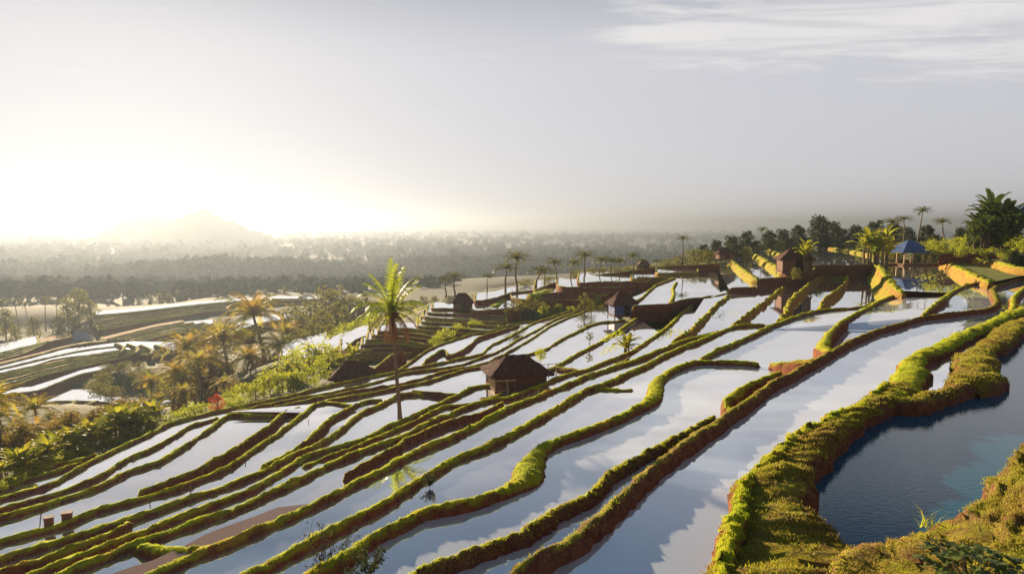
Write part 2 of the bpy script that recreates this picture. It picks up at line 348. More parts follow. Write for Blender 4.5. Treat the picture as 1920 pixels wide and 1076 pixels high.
C2 = bank([(1311, 673), (1319, 667), (1344, 655), (1374, 643), (1407, 628), (1439, 613), (1465, 602), (1503, 589), (1540, 580), (1578, 578), (1611, 575), (1631, 571), (1653, 562), (1681, 553), (1716, 549), (1742, 550), (1776, 551)], (6.6, 6.5), .6)
D = bank([(400, 1108), (480, 1068), (530, 1038), (580, 1011), (630, 988), (681, 963), (731, 934), (781, 901), (831, 871), (881, 847), (948, 814), (1015, 780, .7), (1065, 750, .7), (1098, 730), (1136, 717), (1173, 700), (1211, 683), (1248, 663), (1286, 648), (1324, 633), (1361, 616), (1387, 609), (1436, 607)], (7.3, 6.9), .6)
D2 = bank([(833, 864, .4), (880, 835, .4), (925, 813, .4), (960, 798, .4), (985, 786, .3)], (7.78, 7.6), .4)
DS = bank([(1108, 729), (1140, 729), (1170, 730), (1194, 730)], 7.15, .6)
E = bank([(150, 1125), (275, 1076), (325, 1056), (375, 1033), (425, 1015), (480, 991), (580, 948), (681, 898), (781, 844), (848, 816), (898, 792), (931, 775, .8), (965, 757), (1015, 739), (1065, 718), (1098, 703), (1136, 691), (1190, 675), (1211, 666), (1250, 650), (1280, 638), (1321, 629), (1344, 622)], (7.8, 6.98), .6)
E2 = bank([(180, 1096), (235, 1075), (287, 1058), (350, 1028), (387, 1008), (425, 993), (475, 975), (520, 957)], (8.22, 8.2), .4)
EB = bank([(640, 893, .12), (660, 882, .25), (688, 866, .4), (731, 841, .5), (769, 821, .5), (831, 793, .5), (907, 771, .4), (944, 752, .4)], (8.22, 8.1), .4, mat='bank_brown')
FX = bank([(90, 1086), (112, 1073), (162, 1053), (212, 1035), (262, 1015), (300, 1002), (337, 988), (375, 975), (425, 957), (480, 933), (580, 887), (640, 859), (681, 842), (706, 833), (756, 816), (806, 789), (844, 773), (881, 759), (919, 748), (960, 743), (1010, 722), (1065, 700), (1100, 690), (1136, 677), (1173, 663), (1201, 648),
           (1224, 632), (1246, 617), (1262, 602, .8), (1280, 585), (1298, 572)], (8.35, 8.1), .6)
FS = bank([(262, 1018, .9), (300, 1026, .8), (345, 1030, .6), (380, 1025, .5)], (8.3, 8.0), .8)
G = bank([(30, 1086), (75, 1067), (125, 1048), (187, 1025), (250, 1000), (312, 975), (375, 952), (425, 932), (480, 910), (535, 877), (580, 851), (631, 836), (681, 821), (718, 801), (756, 786), (806, 763), (856, 741), (890, 724), (930, 718, 1.2), (975, 712, 1.0), (1020, 697, .7), (1040, 687), (1080, 664), (1123, 642), (1161, 619), (1182, 603), (1196, 594)], (8.8, 8.5), .6)
G2 = bank([(560, 875, .35), (593, 863, .35), (656, 841, .35), (706, 821, .4), (743, 804, .4), (781, 787, .4), (831, 762, .4), (869, 758, .4), (907, 749, .4), (944, 736, .4)], (8.75, 8.6), .4)
GR2 = bank([(1040, 687, .7), (1075, 692, .6), (1098, 692, .5)], (8.55, 8.25), .6, mat='bank_brown')
H2 = bank([(-60, 1095), (25, 1063), (75, 1047), (150, 1020), (212, 995), (248, 975)], (9.0, 9.05), .4)
HB = bank([(-60, 1068), (0, 1045), (75, 1022), (150, 1000), (225, 976), (300, 950), (362, 927), (425, 907), (480, 886), (515, 868), (555, 848), (593, 831), (621, 817), (643, 801), (661, 783), (681, 771), (706, 761), (731, 748), (746, 741), (769, 737), (800, 738)], (9.1, 8.95), .55)
HF = bank([(490, 876), (503, 867), (543, 846), (580, 823), (590, 811), (605, 796), (631, 777), (656, 763), (681, 752), (700, 748), (722, 750)], (9.1, 9.15), .5)
HT = bank([(769, 731), (800, 735), (840, 738), (872, 738), (890, 730)], (8.95, 8.75), .6, mat='bank_brown')
I = bank([(-70, 1040), (0, 1012), (62, 995), (125, 977), (167, 960), (225, 942), (275, 928), (325, 915), (375, 896), (425, 876), (468, 846), (518, 811), (569, 774), (586, 760), (605, 753), (637, 756), (660, 760), (690, 758)], (9.4, 9.25), .5)
I2 = bank([(255, 926, .35), (325, 896, .4), (375, 879, .4), (401, 861, .4), (452, 833, .4), (502, 797, .4), (525, 779, .5), (540, 769, .5), (570, 763, .4)], (9.45, 9.5), .4)
J = bank([(-70, 990), (0, 969), (62, 950), (125, 930), (187, 908), (234, 885), (301, 860), (351, 831), (401, 797), (431, 777), (475, 777), (522, 777)], (9.8, 9.6), .5)
J2 = bank([(-70, 972), (0, 953), (62, 935), (125, 917), (187, 891), (234, 861), (284, 840), (334, 811), (358, 797), (388, 788), (415, 780)], (10.0, 9.95), .4)
JT = bank([(436, 771), (470, 767), (520, 768), (566, 766)], (9.9, 9.6), .45, mat='bank_brown')
K = bank([(-70, 950), (0, 933), (50, 919), (100, 903), (167, 864), (234, 834), (284, 810), (320, 792), (392, 773), (436, 764), (480, 754), (530, 743), (605, 725), (681, 708), (731, 698), (781, 688), (831, 679), (856, 673), (902, 663), (919, 648), (960, 628), (999, 606), (1040, 592), (1065, 584), (1100, 574), (1141, 566)], (10.4, 10.3), .5, depth=2.6)
K2 = bank([(-70, 932), (0, 914), (62, 893), (112, 880), (160, 862)], (10.8, 10.7), .5, depth=2.6)
K3 = bank([(-70, 918), (0, 901), (50, 888), (112, 868), (190, 850)], (11.2, 11.1), .5, depth=2.6)
Q = bank([(436, 767, .35), (480, 763, .35), (555, 746, .35), (631, 733, .4), (706, 715, .4), (756, 700, .4), (806, 693, .4), (856, 685, .4), (907, 668, .4), (930, 660, .4), (949, 650, .4), (974, 635, .4), (1007, 618, .4), (1041, 599, .4), (1091, 580, .4), (1130, 570, .4)], (9.95, 10.05), .4)
RR = bank([(510, 765, .35), (525, 761, .35), (605, 743, .35), (681, 730, .35), (743, 720, .35), (794, 708, .35), (844, 693, .35), (907, 680, .35), (960, 655, .35), (1000, 632, .35), (1041, 606, .35), (1095, 584, .35), (1135, 571, .35)], (9.6, 9.8), .35)
S = bank([(600, 752, .35), (693, 737, .35), (756, 723, .35), (806, 713, .35), (869, 693, .35), (915, 684, .35), (1015, 656, .4), (1040, 643, .5), (1065, 629, .6), (1087, 619, .6), (1107, 609, .6), (1125, 604, .6), (1150, 602, .6), (1176, 599, .6)], (9.35, 9.0), .4)
T = bank([(735, 700), (760, 685, .4), (789, 664, .4), (806, 653, .4), (831, 642), (865, 632), (890, 624), (915, 621), (944, 612), (974, 604), (1007, 601), (1032, 596), (1057, 588), (1087, 580), (1111, 577), (1141, 566), (1185, 551), (1207, 544), (1229, 536), (1266, 521), (1294, 512)], (11.0, 10.2), .5, depth=3)
U = bank([(790, 686, .4), (801, 673, .4), (831, 655, .4), (848, 664, .4), (882, 645, .4), (899, 631, .4), (944, 618, .4), (975, 608, .35)], (10.75, 10.6), .4)
U2 = bank([(640, 712, .4), (690, 697, .4), (715, 680, .4), (737, 664, .4), (762, 660, .4)], (11.2, 11.4), .4)

# flooded fields
sheet_px([(1640, 1090), (1500, 1000), (1470, 930), (1500, 880), (1600, 800), (1690, 735), (1860, 702), (1825, 680), (1850, 640), (1895, 610), (1960, 590), (2090, 560), (2500, 640), (2500, 1000), (1900, 1090)], 5.42, 'water_deep')
sheet_px([(1655, 742), (1700, 690), (1725, 664), (1865, 603), (1920, 580), (2000, 551), (2010, 562), (1925, 592), (1870, 625), (1815, 665), (1810, 705), (1760, 733)], 5.34, 'water')
strip(np.vstack([A[:-2], A1[1:]]), B, .26, 'water_blue')
strip(B[:10], B2[:-2], .22, 'water_blue')
strip(np.vstack([B2[:-1], B[12:26]]), np.vstack([C[:24], C2[:], B4[2:]]), .2, 'water_blue')
PC = np.vstack([C[:24], C2])
strip(PC[:30], D, .16)
strip(D, E)
strip(E, FX)
sheet_xy(np.vstack([E2, E[2:8][::-1]]), 8.1, 'water_muddy')
strip(FX[:-3], G)
strip(G[:18], HB)
strip(HB[:-1], np.vstack([I[:15], HF[-4:]]))
strip(I[:-2], J)
strip(J[:-2], J2, .12)
strip(np.vstack([J2[:-1], J[-3:-1]]), K[:10], .12)
strip(K[:5], K2, .12); strip(K2[:4], K3[:4], .12)
strip(np.vstack([J[-3:], HF[-4:], HB[-3:], HT[1:], G[18:]]), S, .12)
strip(S, RR, .1)
strip(RR, Q, .1)
strip(Q, K[9:], .12)
strip(K[13:], T[:16])

# fields below the dark wall (right) and the small cross banks in them
N1 = bank([(1264, 637), (1281, 627), (1299, 614), (1316, 599), (1331, 582), (1343, 571), (1358, 560), (1368, 553)], (7.15, 7.35), 0.43, mat='bank_lit', rough=1.9, grass=2.5)
N2 = bank([(1376, 608), (1400, 590), (1414, 579, 0.65), (1430, 567), (1447, 554), (1471, 536)], (7.1, 7.3), 0.43, mat='bank_lit', rough=1.9, grass=2.5)
N3 = bank([(1462, 602), (1470, 592, 0.65), (1476, 578, 0.72), (1481, 564, 0.65), (1494, 550, 0.65), (1514, 534), (1531, 522), (1542, 517), (1566, 519), (1590, 519)], (6.8, 7.2), 0.58, mat='bank_lit', rough=1.9, grass=2.5)
N4 = bank([(1536, 580, 0.65), (1546, 560), (1564, 547), (1581, 534), (1588, 516, 0.65), (1600, 503)], (6.8, 7.1), 0.50, mat='bank_lit', rough=1.9, grass=2.5)
sheet_px([(1270, 637), (1345, 620), (1440, 609), (1503, 591), (1631, 575), (1690, 552), (1720, 545), (1640, 480), (1540, 495), (1480, 515), (1420, 535), (1370, 540), (1320, 560)], 7.55)

# the dark wall and the raised fields on it
def wall_terrace(front, H, poly, depth=1.6, mat='bank_brown', w=.6, top='water', lip=.12):
    bank(front, H, w, depth, .1, mat, ctrl=2.4); sheet_px(poly, H + lip, top)
wall_terrace([(1185, 575), (1200, 572), (1250, 570), (1275, 563), (1300, 559), (1335, 556), (1370, 548)], 7.5, [(1180, 574), (1250, 571), (1300, 560), (1350, 550), (1345, 505), (1300, 514), (1262, 524), (1229, 538), (1200, 552), (1178, 560)])
bank([(1180, 566), (1196, 562), (1208, 553), (1217, 545), (1224, 538), (1234, 532), (1266, 520)], 7.45, .6, 1.4)
bank([(1257, 566), (1263, 552), (1262, 540), (1268, 528)], 7.42, .8, 1.2)
wall_terrace([(1366, 541), (1390, 539), (1424, 538)], 7.0, [(1366, 541), (1424, 538.5), (1412, 525), (1376, 500), (1345, 500)], 1.6)
wall_terrace([(1420, 523), (1445, 521), (1476, 520), (1520, 514)], 6.5, [(1418, 523), (1520, 515), (1500, 500), (1460, 490), (1400, 480), (1368, 482)], 2.0)
bank([(1372, 487, 1.2), (1385, 499, 1.4), (1403, 511, 1.5), (1420, 522, 1.2)], 6.45, 1.2, 1.5, .7, 'bank_lit', rough=1.9, grass=2.5)
wall_terrace([(1466, 508), (1490, 510), (1520, 507), (1530, 500)], 5.95, [(1465, 508), (1528, 506), (1530, 497), (1500, 480), (1460, 470), (1425, 470), (1414, 474)], 1.8)
bank([(1415, 475, 1.4), (1430, 484, 1.6), (1450, 496, 1.8), (1470, 507, 1.4)], 5.9, 1.4, 1.6, .8, 'bank_lit', rough=1.9, grass=2.5)
bank([(1440, 467, 1.4), (1455, 472, 1.4), (1468, 479, 1.2)], 5.5, 1.4, 1.2, .6, 'bank_lit', rough=1.9, grass=2.5)
sheet_px([(1441, 467), (1475, 482), (1500, 488), (1520, 470), (1480, 463)], 5.62)
wall_terrace([(1515, 499), (1550, 497), (1590, 497), (1634, 496)], 5.7, [(1515, 499), (1634, 496.5), (1640, 482), (1590, 468), (1553, 465), (1530, 466), (1515, 475)], 2.2)
bank([(1553, 464, 1.6), (1575, 466, 1.6), (1600, 470, 1.8), (1640, 478, 1.5)], 5.4, 1.6, 1.2, .5, 'bank_lit', rough=1.9, grass=2.5)
# orange-faced bank and the field with the pavilion
bank([(1640, 488, 1.6), (1648, 497, 1.8), (1660, 513, 1.8), (1674, 530, 1.5), (1692, 547, 1.0)], (5.75, 5.95), 1.4, 2.2, .75, 'bank_lit', rough=1.9, grass=2.5)
sheet_px([(1648, 497), (1690, 492), (1770, 492), (1825, 520), (1800, 540), (1775, 549), (1691, 545), (1665, 520)], 6.12)
bank([(1650, 493), (1700, 494), (1768, 494)], 5.85, 1.0, 1.0)
# brown faced steps at the right and the bright lawn
bank([(1766, 486, 1.4), (1785, 494, 1.6), (1812, 507, 1.8), (1838, 519, 1.6), (1858, 528, 1.2)], 5.25, 1.4, 1.9, .55, 'bank_lit', rough=1.9, grass=2.5)
sheet_px([(1770, 487), (1800, 492), (1905, 505), (1925, 515), (1860, 529), (1812, 509)], 5.3, 'slope', name='lawn')
bank([(1822, 484, 1.2), (1850, 487, 1.4), (1880, 493, 1.4), (1905, 500, 1.2), (1960, 506, 1.2)], 4.55, 1.2, 1.6, .5, 'bank_lit', rough=1.9, grass=2.5)
bank([(1762, 474, 1.0), (1820, 474, 1.0), (1880, 476, 1.0), (1960, 482, 1.0)], 3.9, 1.0, 1.5, .3, 'bank')

# the ridge fields in the middle distance
step_terrace([(1004, 549), (1040, 548), (1090, 549), (1138, 551)], 9.0, 22)
step_terrace([(1022, 560), (1060, 562), (1100, 562), (1130, 560)], 9.6, 12)
step_terrace([(1066, 538), (1090, 538.5), (1154, 538), (1190, 536)], 8.4, 12)
step_terrace([(1046, 533), (1060, 537), (1085, 537)], 8.2, 14)
step_terrace([(1086, 528.5), (1120, 528.5), (1182, 528), (1215, 527)], 7.9, 22)
step_terrace([(1186, 522), (1230, 520), (1275, 521)], 7.65, 14, mat='bank_lit')
step_terrace([(1232, 511), (1265, 511), (1306, 510)], 7.2, 16, mat='bank_lit')
bank([(1000, 544), (1040, 530), (1085, 520), (1130, 514), (1180, 508), (1240, 500), (1290, 497), (1350, 493)], (9.0, 6.3), .9, 3)
bank([(998, 553, 3), (1018, 546, 4), (1038, 542, 3)], 9.0, 3, 1.5, .6, 'bank_lit', rough=1.9, grass=2.5)
step_terrace([(893, 563), (929, 558), (957, 549), (1000, 543)], 9.6, 10)
step_terrace([(960, 556), (985, 562), (1010, 560)], 9.7, 10)
step_terrace([(886, 580), (930, 580), (975, 572)], 10.0, 12)
bank([(925, 575, 2), (938, 566, 2.5), (948, 560, 1.5)], 10.0, 2, 1.2, .6, 'bank_lit', rough=1.9, grass=2.5)
# fan of steep steps across the gully
for k, px in enumerate([[(664, 664), (690, 662), (715, 661), (745, 661), (775, 660)], [(672, 655), (695, 653), (725, 652), (761, 652), (797, 655)], [(681, 646), (704, 643), (732, 644), (765, 647), (800, 651)], [(690, 636), (712, 634), (740, 636), (775, 640), (805, 646)],
                        [(700, 628), (725, 628), (760, 631), (800, 636), (830, 640)], [(712, 621), (735, 620), (765, 623), (811, 630), (840, 633)], [(735, 614), (765, 615), (811, 620), (878, 624)],
                        [(785, 610), (830, 613), (878, 617), (932, 618)], [(792, 602), (830, 605), (878, 607), (946, 611)], [(797, 593), (840, 597), (890, 600), (946, 602)], [(803, 585), (845, 588), (890, 589), (952, 591)], [(812, 577), (834, 577.5), (878, 578), (926, 578)]]):
    h = [12.6, 12.3, 12.0, 11.7, 11.45, 11.2, 11.0, 10.85, 10.75, 10.6, 10.5, 10.35][k]
    step_terrace(px, h, 5 if k < 7 else 7, 2.6, .55, 'bank' if k % 3 else 'bank_lit')
# small fields at the gully mouth, left
for px, h in (([(556, 690), (575, 672), (600, 662), (620, 655)], 13.6), ([(530, 668), (560, 656), (590, 648), (612, 640)], 15.0), ([(610, 672), (625, 655), (648, 641), (668, 634)], 13.0), ([(640, 660), (655, 645), (672, 634), (690, 625)], 12.6)):
    step_terrace(px, h, 9, 3, .5)
# terraces of the far valley (left)
VT = 'water water valley_soil valley_soil water valley_soil water valley_soil water valley_soil valley_soil water valley_soil water water valley_soil valley_soil water'.split()
VAL = [
    ([(-60, 772), (40, 760), (94, 752), (178, 752), (230, 757), (320, 762), (340, 766)], 25.5, 9, 2),
    ([(-60, 742), (60, 733), (105, 718), (151, 701), (200, 690)], 24.6, 4, 4), ([(-40, 735), (21, 723), (84, 702), (146, 688), (188, 678), (230, 670), (255, 664), (300, 668)], 24.4, 8, 5), ([(-40, 714), (17, 706), (52, 697), (105, 684), (161, 672), (188, 665), (228, 662), (290, 660)], 24.2, 11, 3),
    ([(-60, 712), (0, 699), (63, 685), (105, 673), (174, 664), (210, 658), (250, 655), (330, 656)], 24.0, 11, 3), ([(-40, 683), (0, 674), (48, 660), (90, 641), (130, 632)], 23.9, 8, 3), ([(-40, 668), (0, 661), (40, 651), (70, 643)], 23.7, 12, 3),
    ([(192, 637), (240, 625), (293, 612), (340, 604)], 24.4, 5, 3), ([(240, 637), (293, 623), (335, 612), (400, 606)], 24.8, 9, 3), ([(258, 641), (310, 627), (350, 618), (420, 614)], 25.0, 6, 3),
    ([(188, 618), (251, 607), (314, 596), (387, 584), (450, 580)], 24.0, 7, 3), ([(180, 610), (250, 599), (320, 589), (390, 577), (460, 572)], 23.7, 9, 3), ([(176, 598), (230, 590), (300, 582), (397, 571), (480, 566)], 23.3, 12, 3), ([(178, 590), (261, 583), (340, 574), (420, 566), (520, 560), (600, 560)], 22.9, 9, 3),
    ([(440, 620), (480, 607), (520, 600), (560, 596)], 23.0, 12, 3), ([(120, 775), (150, 762), (180, 752)], 25.0, 1, 2), ([(178, 784), (215, 768), (238, 757)], 25.0, 1, 2), ([(60, 790), (130, 782), (180, 790), (250, 800), (310, 790)], 25.8, 14, 2)]
def mid(a, b, t):
    def rs(l):
        l = np.array(l, float); d = np.r_[0, np.cumsum(np.hypot(*np.diff(l, axis=0).T))]; x = np.linspace(0, d[-1], 7); return np.stack([np.interp(x, d, l[:, 0]), np.interp(x, d, l[:, 1])], 1)
    return [tuple(map(float, q)) for q in rs(a) * (1 - t) + rs(b) * t]
for a_, b_ in ((2, 3), (3, 4), (4, 5), (5, 6), (10, 11), (11, 12), (12, 13), (9, 8), (8, 7)):
    (pa, ha, ka, da), (pb, hb, kb, db) = VAL[a_], VAL[b_]
    for t_ in (.33, .67): VAL.append((mid(pa, pb, t_), ha * (1 - t_) + hb * t_ - .02, 1.6 if t_ < .5 else 2.6, 2)); VT.append('water' if t_ < .5 else 'valley_soil')
for ti, (px, h, bk, dp) in enumerate(VAL):
    step_terrace(px, h, bk, dp, 1.0, 'bank', VT[ti], grass=.3)
for pts in ([(95, 772), (130, 760), (144, 747)], [(130, 776), (168, 762), (176, 748)], [(180, 786), (210, 770), (222, 755)], [(205, 786), (236, 772), (246, 758)], [(225, 660), (232, 650), (215, 642)], [(252, 662), (258, 652), (238, 642)], [(280, 664), (284, 655), (262, 645)], [(312, 664), (316, 655), (290, 645)]):
    bank(pts, 23.6 if pts[0][1] < 700 else 25.2, 1.2, 1.5, .4, grass=.3)

# ------------------------------------------------------------------ plants: one shared mesh per kind and part
def frond(mb, base, az, el, ln, droop, wid=.26, n=11, r=.5, twist=0.):
    ca, sa = math.cos(az), math.sin(az); p = Vector(base); e = el; pts = [p.copy()]
    for i in range(n):
        e -= droop / n * (.5 + 1.2 * i / n); p = p + Vector((ca * math.cos(e), sa * math.cos(e), math.sin(e))) * (ln / n); pts.append(p.copy())
    side = Vector((-sa, ca, 0)); v = []; f = []
    for i in range(n):
        a, b = pts[i], pts[i + 1]; d = (b - a).normalized(); up = side.cross(d)
        t = i / n; L_ = ln * wid * (math.sin(math.pi * min(1, .16 + t * .84)) ** .6) * random.uniform(.85, 1.1)
        for s in (-1, 1):
            for q in (0, .5):
                a2 = a.lerp(b, q); b2 = a.lerp(b, q + .42)
                tip = a2 + side * s * L_ * .8 + d * L_ * .55 - Vector((0, 0, 1)) * L_ * random.uniform(.2, .55) + up * twist * L_
                k = len(v); v += [a2, b2, tip]; f.append((k, k + 1, k + 2) if s > 0 else (k + 1, k, k + 2))
        k = len(v); w = .018 * ln * (1 - t) + .004
        v += [a - side * w, a + side * w, b + side * w * .8, b - side * w * .8]; f.append((k, k + 1, k + 2, k + 3))
    mb.add(v, f, r)
def make_palm(h=8., nf=20, fl=2.3, lean=.5, leaf='palm_leaf', bark='bark', up=.3, tr=.13):
    t = MB(); k = 9
    pts = [(lean * (i / k) ** 1.6, .10 * math.sin(i * .9), h * i / k) for i in range(k + 1)]
    t.tube(pts, [tr * (1.35 - .75 * (i / k)) if i else tr * 1.9 for i in range(k + 1)], 7)
    c = MB(); top = Vector(pts[-1])
    for i in range(nf):
        a = i * 2.39996 + random.uniform(-.2, .2); q = i / nf
        frond(c, top + Vector((0, 0, .05)), a, R(82) - q * R(100) * (1 - up), fl * random.uniform(.8, 1.05) * (.75 + .25 * min(1, q * 3)), R(60) + R(40) * q, .24, 10, random.random())
    return t.mesh('trunk', bark, True), c.mesh('crown', leaf), h + fl * .55
def leafquads(mb_v, mb_f, mb_r, cen, rad, n, s, flat=.8):
    for _ in range(n):
        d = RNG.normal(0, 1, 3); d /= np.linalg.norm(d); p = cen + d * np.array([rad, rad, rad * flat]) * RNG.random() ** .45
        a = RNG.normal(0, 1, 3); a /= np.linalg.norm(a); b = np.cross(a, RNG.normal(0, 1, 3)); b /= np.linalg.norm(b) + 1e-9; q = s * RNG.uniform(.6, 1.3); k = len(mb_v)
        mb_v += [p - a * q, p + b * q * .45, p + a * q, p - b * q * .45]; mb_f.append((k, k + 1, k + 2, k + 3)); mb_r += [RNG.random()] * 4
def make_tree(h=7., cr=2.4, n=1500, leaf='leaf_dark', bark='dark_bark', low=.25, ls=.2, clumps=16, slim=1.0):
    t = MB(); t.tube([(0, 0, -.3), (.05, .03, h * .25), (-.05, .08, h * .5), (.04, 0, h * .82)], [.022 * h, .017 * h, .012 * h, .004 * h], 7)
    v, f, r = [], [], []
    for i in range(clumps):
        a = i * 2.4; q = (i + .5) / clumps; z = h * (low + (1 - low) * q * .93); rr = cr * slim * math.sqrt(max(.05, 1 - ((q - .42) / .62) ** 2)) * RNG.uniform(.45, .85)
        c = np.array([math.cos(a) * rr * .8, math.sin(a) * rr * .8, z]); leafquads(v, f, r, c, cr * RNG.uniform(.30, .48), n // clumps, ls)
        t.tube([(0, 0, h * (low * .8 + .5 * q * (1 - low))), c * .6 + np.array([0, 0, z * .38]), c], [.008 * h, .005 * h, .002 * h], 5)
    tm = t.mesh('trunk', bark, True); o = mesh_obj('crown', np.array(v), np.array(f), leaf, None, r); cm = o.data; bpy.data.objects.remove(o)
    return tm, cm, h * 1.03
def make_banana(h=3., n=9, leaf='banana_leaf', stems=2, spread=1.0, bark='bark', lo=.40, dr=95):
    t = MB(); c = MB()
    for s in range(stems):
        ox, oy = (random.uniform(-.35, .35) * spread, random.uniform(-.35, .35) * spread) if s else (0, 0); hs = h * random.uniform(lo, .55)
        t.tube([(ox, oy, -.2), (ox * 1.1, oy * 1.1, hs * .5), (ox * 1.2, oy * 1.2, hs)], [.05 * h * .8, .04 * h * .8, .025 * h * .8], 7)
        for i in range(n):
            az = i * 2.4 + s + random.uniform(-.3, .3); el = R(80) - R(55) * (i / n); ln = h * random.uniform(.45, .62); w = ln * .13; p = Vector((ox * 1.2, oy * 1.2, hs - .02)); e = el; v = []; f = []; sd_ = Vector((-math.sin(az), math.cos(az), 0)); m = 9
            for q in range(m + 1):
                t_ = q / m; wd = w * (.12 if t_ < .2 else math.sin(math.pi * min(1, .12 + .88 * (t_ - .12)))) ** .7 + .004
                k = wd * random.uniform(.8, 1.12)
                v += [p - sd_ * k + Vector((0, 0, k * .35)), p, p + sd_ * k + Vector((0, 0, k * .35))]
                p = p + Vector((math.cos(az) * math.cos(e), math.sin(az) * math.cos(e), math.sin(e))) * ln / m; e -= R(dr) / m * (.3 + 1.2 * t_)
            for q in range(m): f += [(q * 3, q * 3 + 1, q * 3 + 4, q * 3 + 3), (q * 3 + 1, q * 3 + 2, q * 3 + 5, q * 3 + 4)]
            c.add(v, f, random.random())
    return t.mesh('stem', bark, True), c.mesh('leaves', leaf), h
KIND = {}
def kind(k, tup, names=('trunk', 'crown')): KIND.setdefault(k, []).append((*tup, names))
for i in range(3):
    kind('palm', make_palm(8, 20 + i, 2.3, .3 + .4 * i)); kind('ridge_palm', make_palm(5.5, 22 + i, 2.3, .2 + .3 * i, tr=.12)); kind('warm_palm', make_palm(5.2, 24 + i, 2.9, .2 + .3 * i, 'palm_warm'))
    kind('dark_tree', make_tree(7, 2.7, 1700, 'leaf_dark', low=.12, ls=.3, clumps=15 + 2 * i)); kind('olive_tree', make_tree(7, 2.3, 1300, 'leaf_olive', low=.22, clumps=14 + 3 * i))
    kind('warm_tree', make_tree(7, 2.6, 1500, 'leaf_warm', low=.2, clumps=15 + 2 * i)); kind('slim_tree', make_tree(8, 1.6, 700, 'leaf_olive', low=.4, ls=.18, slim=.8))
    kind('bush', make_tree(2.2, 1.5, 900, 'leaf_light', low=.1, ls=.11, clumps=11 + i)); kind('olive_bush', make_tree(2.2, 1.4, 900, 'leaf_olive', low=.1, ls=.11, clumps=12 + i))
    kind('banana', make_banana(3, 10, stems=3 + i % 2, spread=1.3, lo=.12, dr=80), ('stem', 'leaves')); kind('dark_banana', make_banana(5, 12, 'banana_dark', 9, 3.4, lo=.06, dr=70, bark='dark_bark'), ('stem', 'leaves'))
    kind('sapling', make_tree(5, 1.1, 420, 'leaf_olive', 'bark', low=.5, ls=.13, clumps=9)); kind('dark_palm', make_palm(6, 20, 2.2, .2 + .3 * i, 'leaf_dark', 'dark_bark'))
kind('red_tree', make_tree(3, 1.3, 900, 'leaf_red', low=.15, ls=.12, clumps=13))
KC = {k: 0 for k in KIND}
def grow(k, name, label, cat, x, yb, yt, D=None, H=None, group=None, wide=1.0, ctrl=True, rz=None):
    p = P(x, yb, H) if H else PD(x, yb, D); D = p[1]
    tm, cm, ph, nm = KIND[k][KC[k] % len(KIND[k])]; KC[k] += 1
    s = (yb - yt) * D / F / ph
    if ctrl: CTRL.append((p[0], p[1], p[2] - .05)); CTRL.append((p[0], p[1] + 3, p[2] - .05))
    t = thing(name, label, cat, p - np.array([0, 0, .08]), group, random.uniform(0, 6.28) if rz is None else rz, (s * wide, s * wide, s))
    child(nm[0], tm, t); child(nm[1], cm, t); return t
ORD = 'first second third fourth fifth sixth seventh eighth ninth tenth eleventh twelfth thirteenth fourteenth fifteenth sixteenth seventeenth eighteenth nineteenth twentieth twenty-first twenty-second twenty-third twenty-fourth twenty-fifth twenty-sixth'.split()
def cluster(k, name, look, cat, phrase, items, group, wide=1.0, ctrl=True):
    for i, it in enumerate(sorted(items)):
        x, yt, yb, D = it[:4]
        grow(k, name, f'{look}, {ORD[i]} from the left {phrase}', cat, x, yb, yt, D, None, group, it[4] if len(it) > 4 else wide, ctrl)

# the lone tall palm in the flooded field
random.seed(21)
pp = P(750, 783, 9.1); Dp = pp[1]; hp = (783 - 572) * Dp / F
t = thing('coconut_palm', 'tall slim coconut palm standing alone in the flooded field, tallest in the photo', 'palm tree', pp + np.array([0, 0, -.15]))
mb = MB(); k = 12; xs = (572 - 0) and [(-13 * Dp / F) * (i / k) ** 1.1 for i in range(k + 1)]
mb.tube([(xs[i], .05 * math.sin(i), hp * i / k) for i in range(k + 1)], [0.10 - .04 * i / k + (.03 if i == 0 else 0) + (.006 if i % 2 else 0) for i in range(k + 1)], 9); mb.build('trunk', 'bark', t, True)
top = Vector((xs[-1], 0, hp)); u_ = Dp / F
def crown_part(name, mat, fr, wid):
    c = MB()
    for az, el, ln, dr in fr: frond(c, top, R(az), R(el), ln * 1.12 * u_, R(dr) * 1.5, wid, 15, random.random(), .1)
    c.build(name, mat, t)
crown_part('crown', 'palm_green', [(100, 86, 92, 10), (60, 80, 84, 22), (300, 82, 88, 15), (20, 72, 78, 28), (200, 74, 74, 40), (350, 58, 72, 25), (160, 62, 78, 60), (10, 40, 74, 55), (175, 40, 82, 62), (120, 50, 70, 60), (240, 48, 72, 60), (330, 45, 74, 45), (190, 18, 80, 60), (150, 20, 78, 65), (50, 35, 66, 55), (270, 30, 60, 60), (0, 62, 80, 18), (165, 78, 80, 30), (340, 30, 66, 70)], .2)
crown_part('dead_fronds', 'palm_dead', [(5, -5, 66, 55), (340, -30, 60, 40), (180, -15, 66, 50), (200, -40, 58, 35), (90, -35, 56, 40), (270, -45, 58, 30), (30, -50, 60, 25), (320, -10, 72, 60), (150, -60, 60, 20), (300, -65, 52, 15), (60, -65, 55, 15)], .17)
mb = MB()
for i in range(9):
    a = i * 2.4; q = top + Vector((math.cos(a) * .22, math.sin(a) * .22, -.12 - .05 * (i % 3)))
    mb.tube([q + Vector((0, 0, .11)), q + Vector((0, 0, .06)), q, q - Vector((0, 0, .07)), q - Vector((0, 0, .11))], [.02, .09, .11, .08, .02], 7)
mb.build('coconuts', 'palm_dead', t, True)

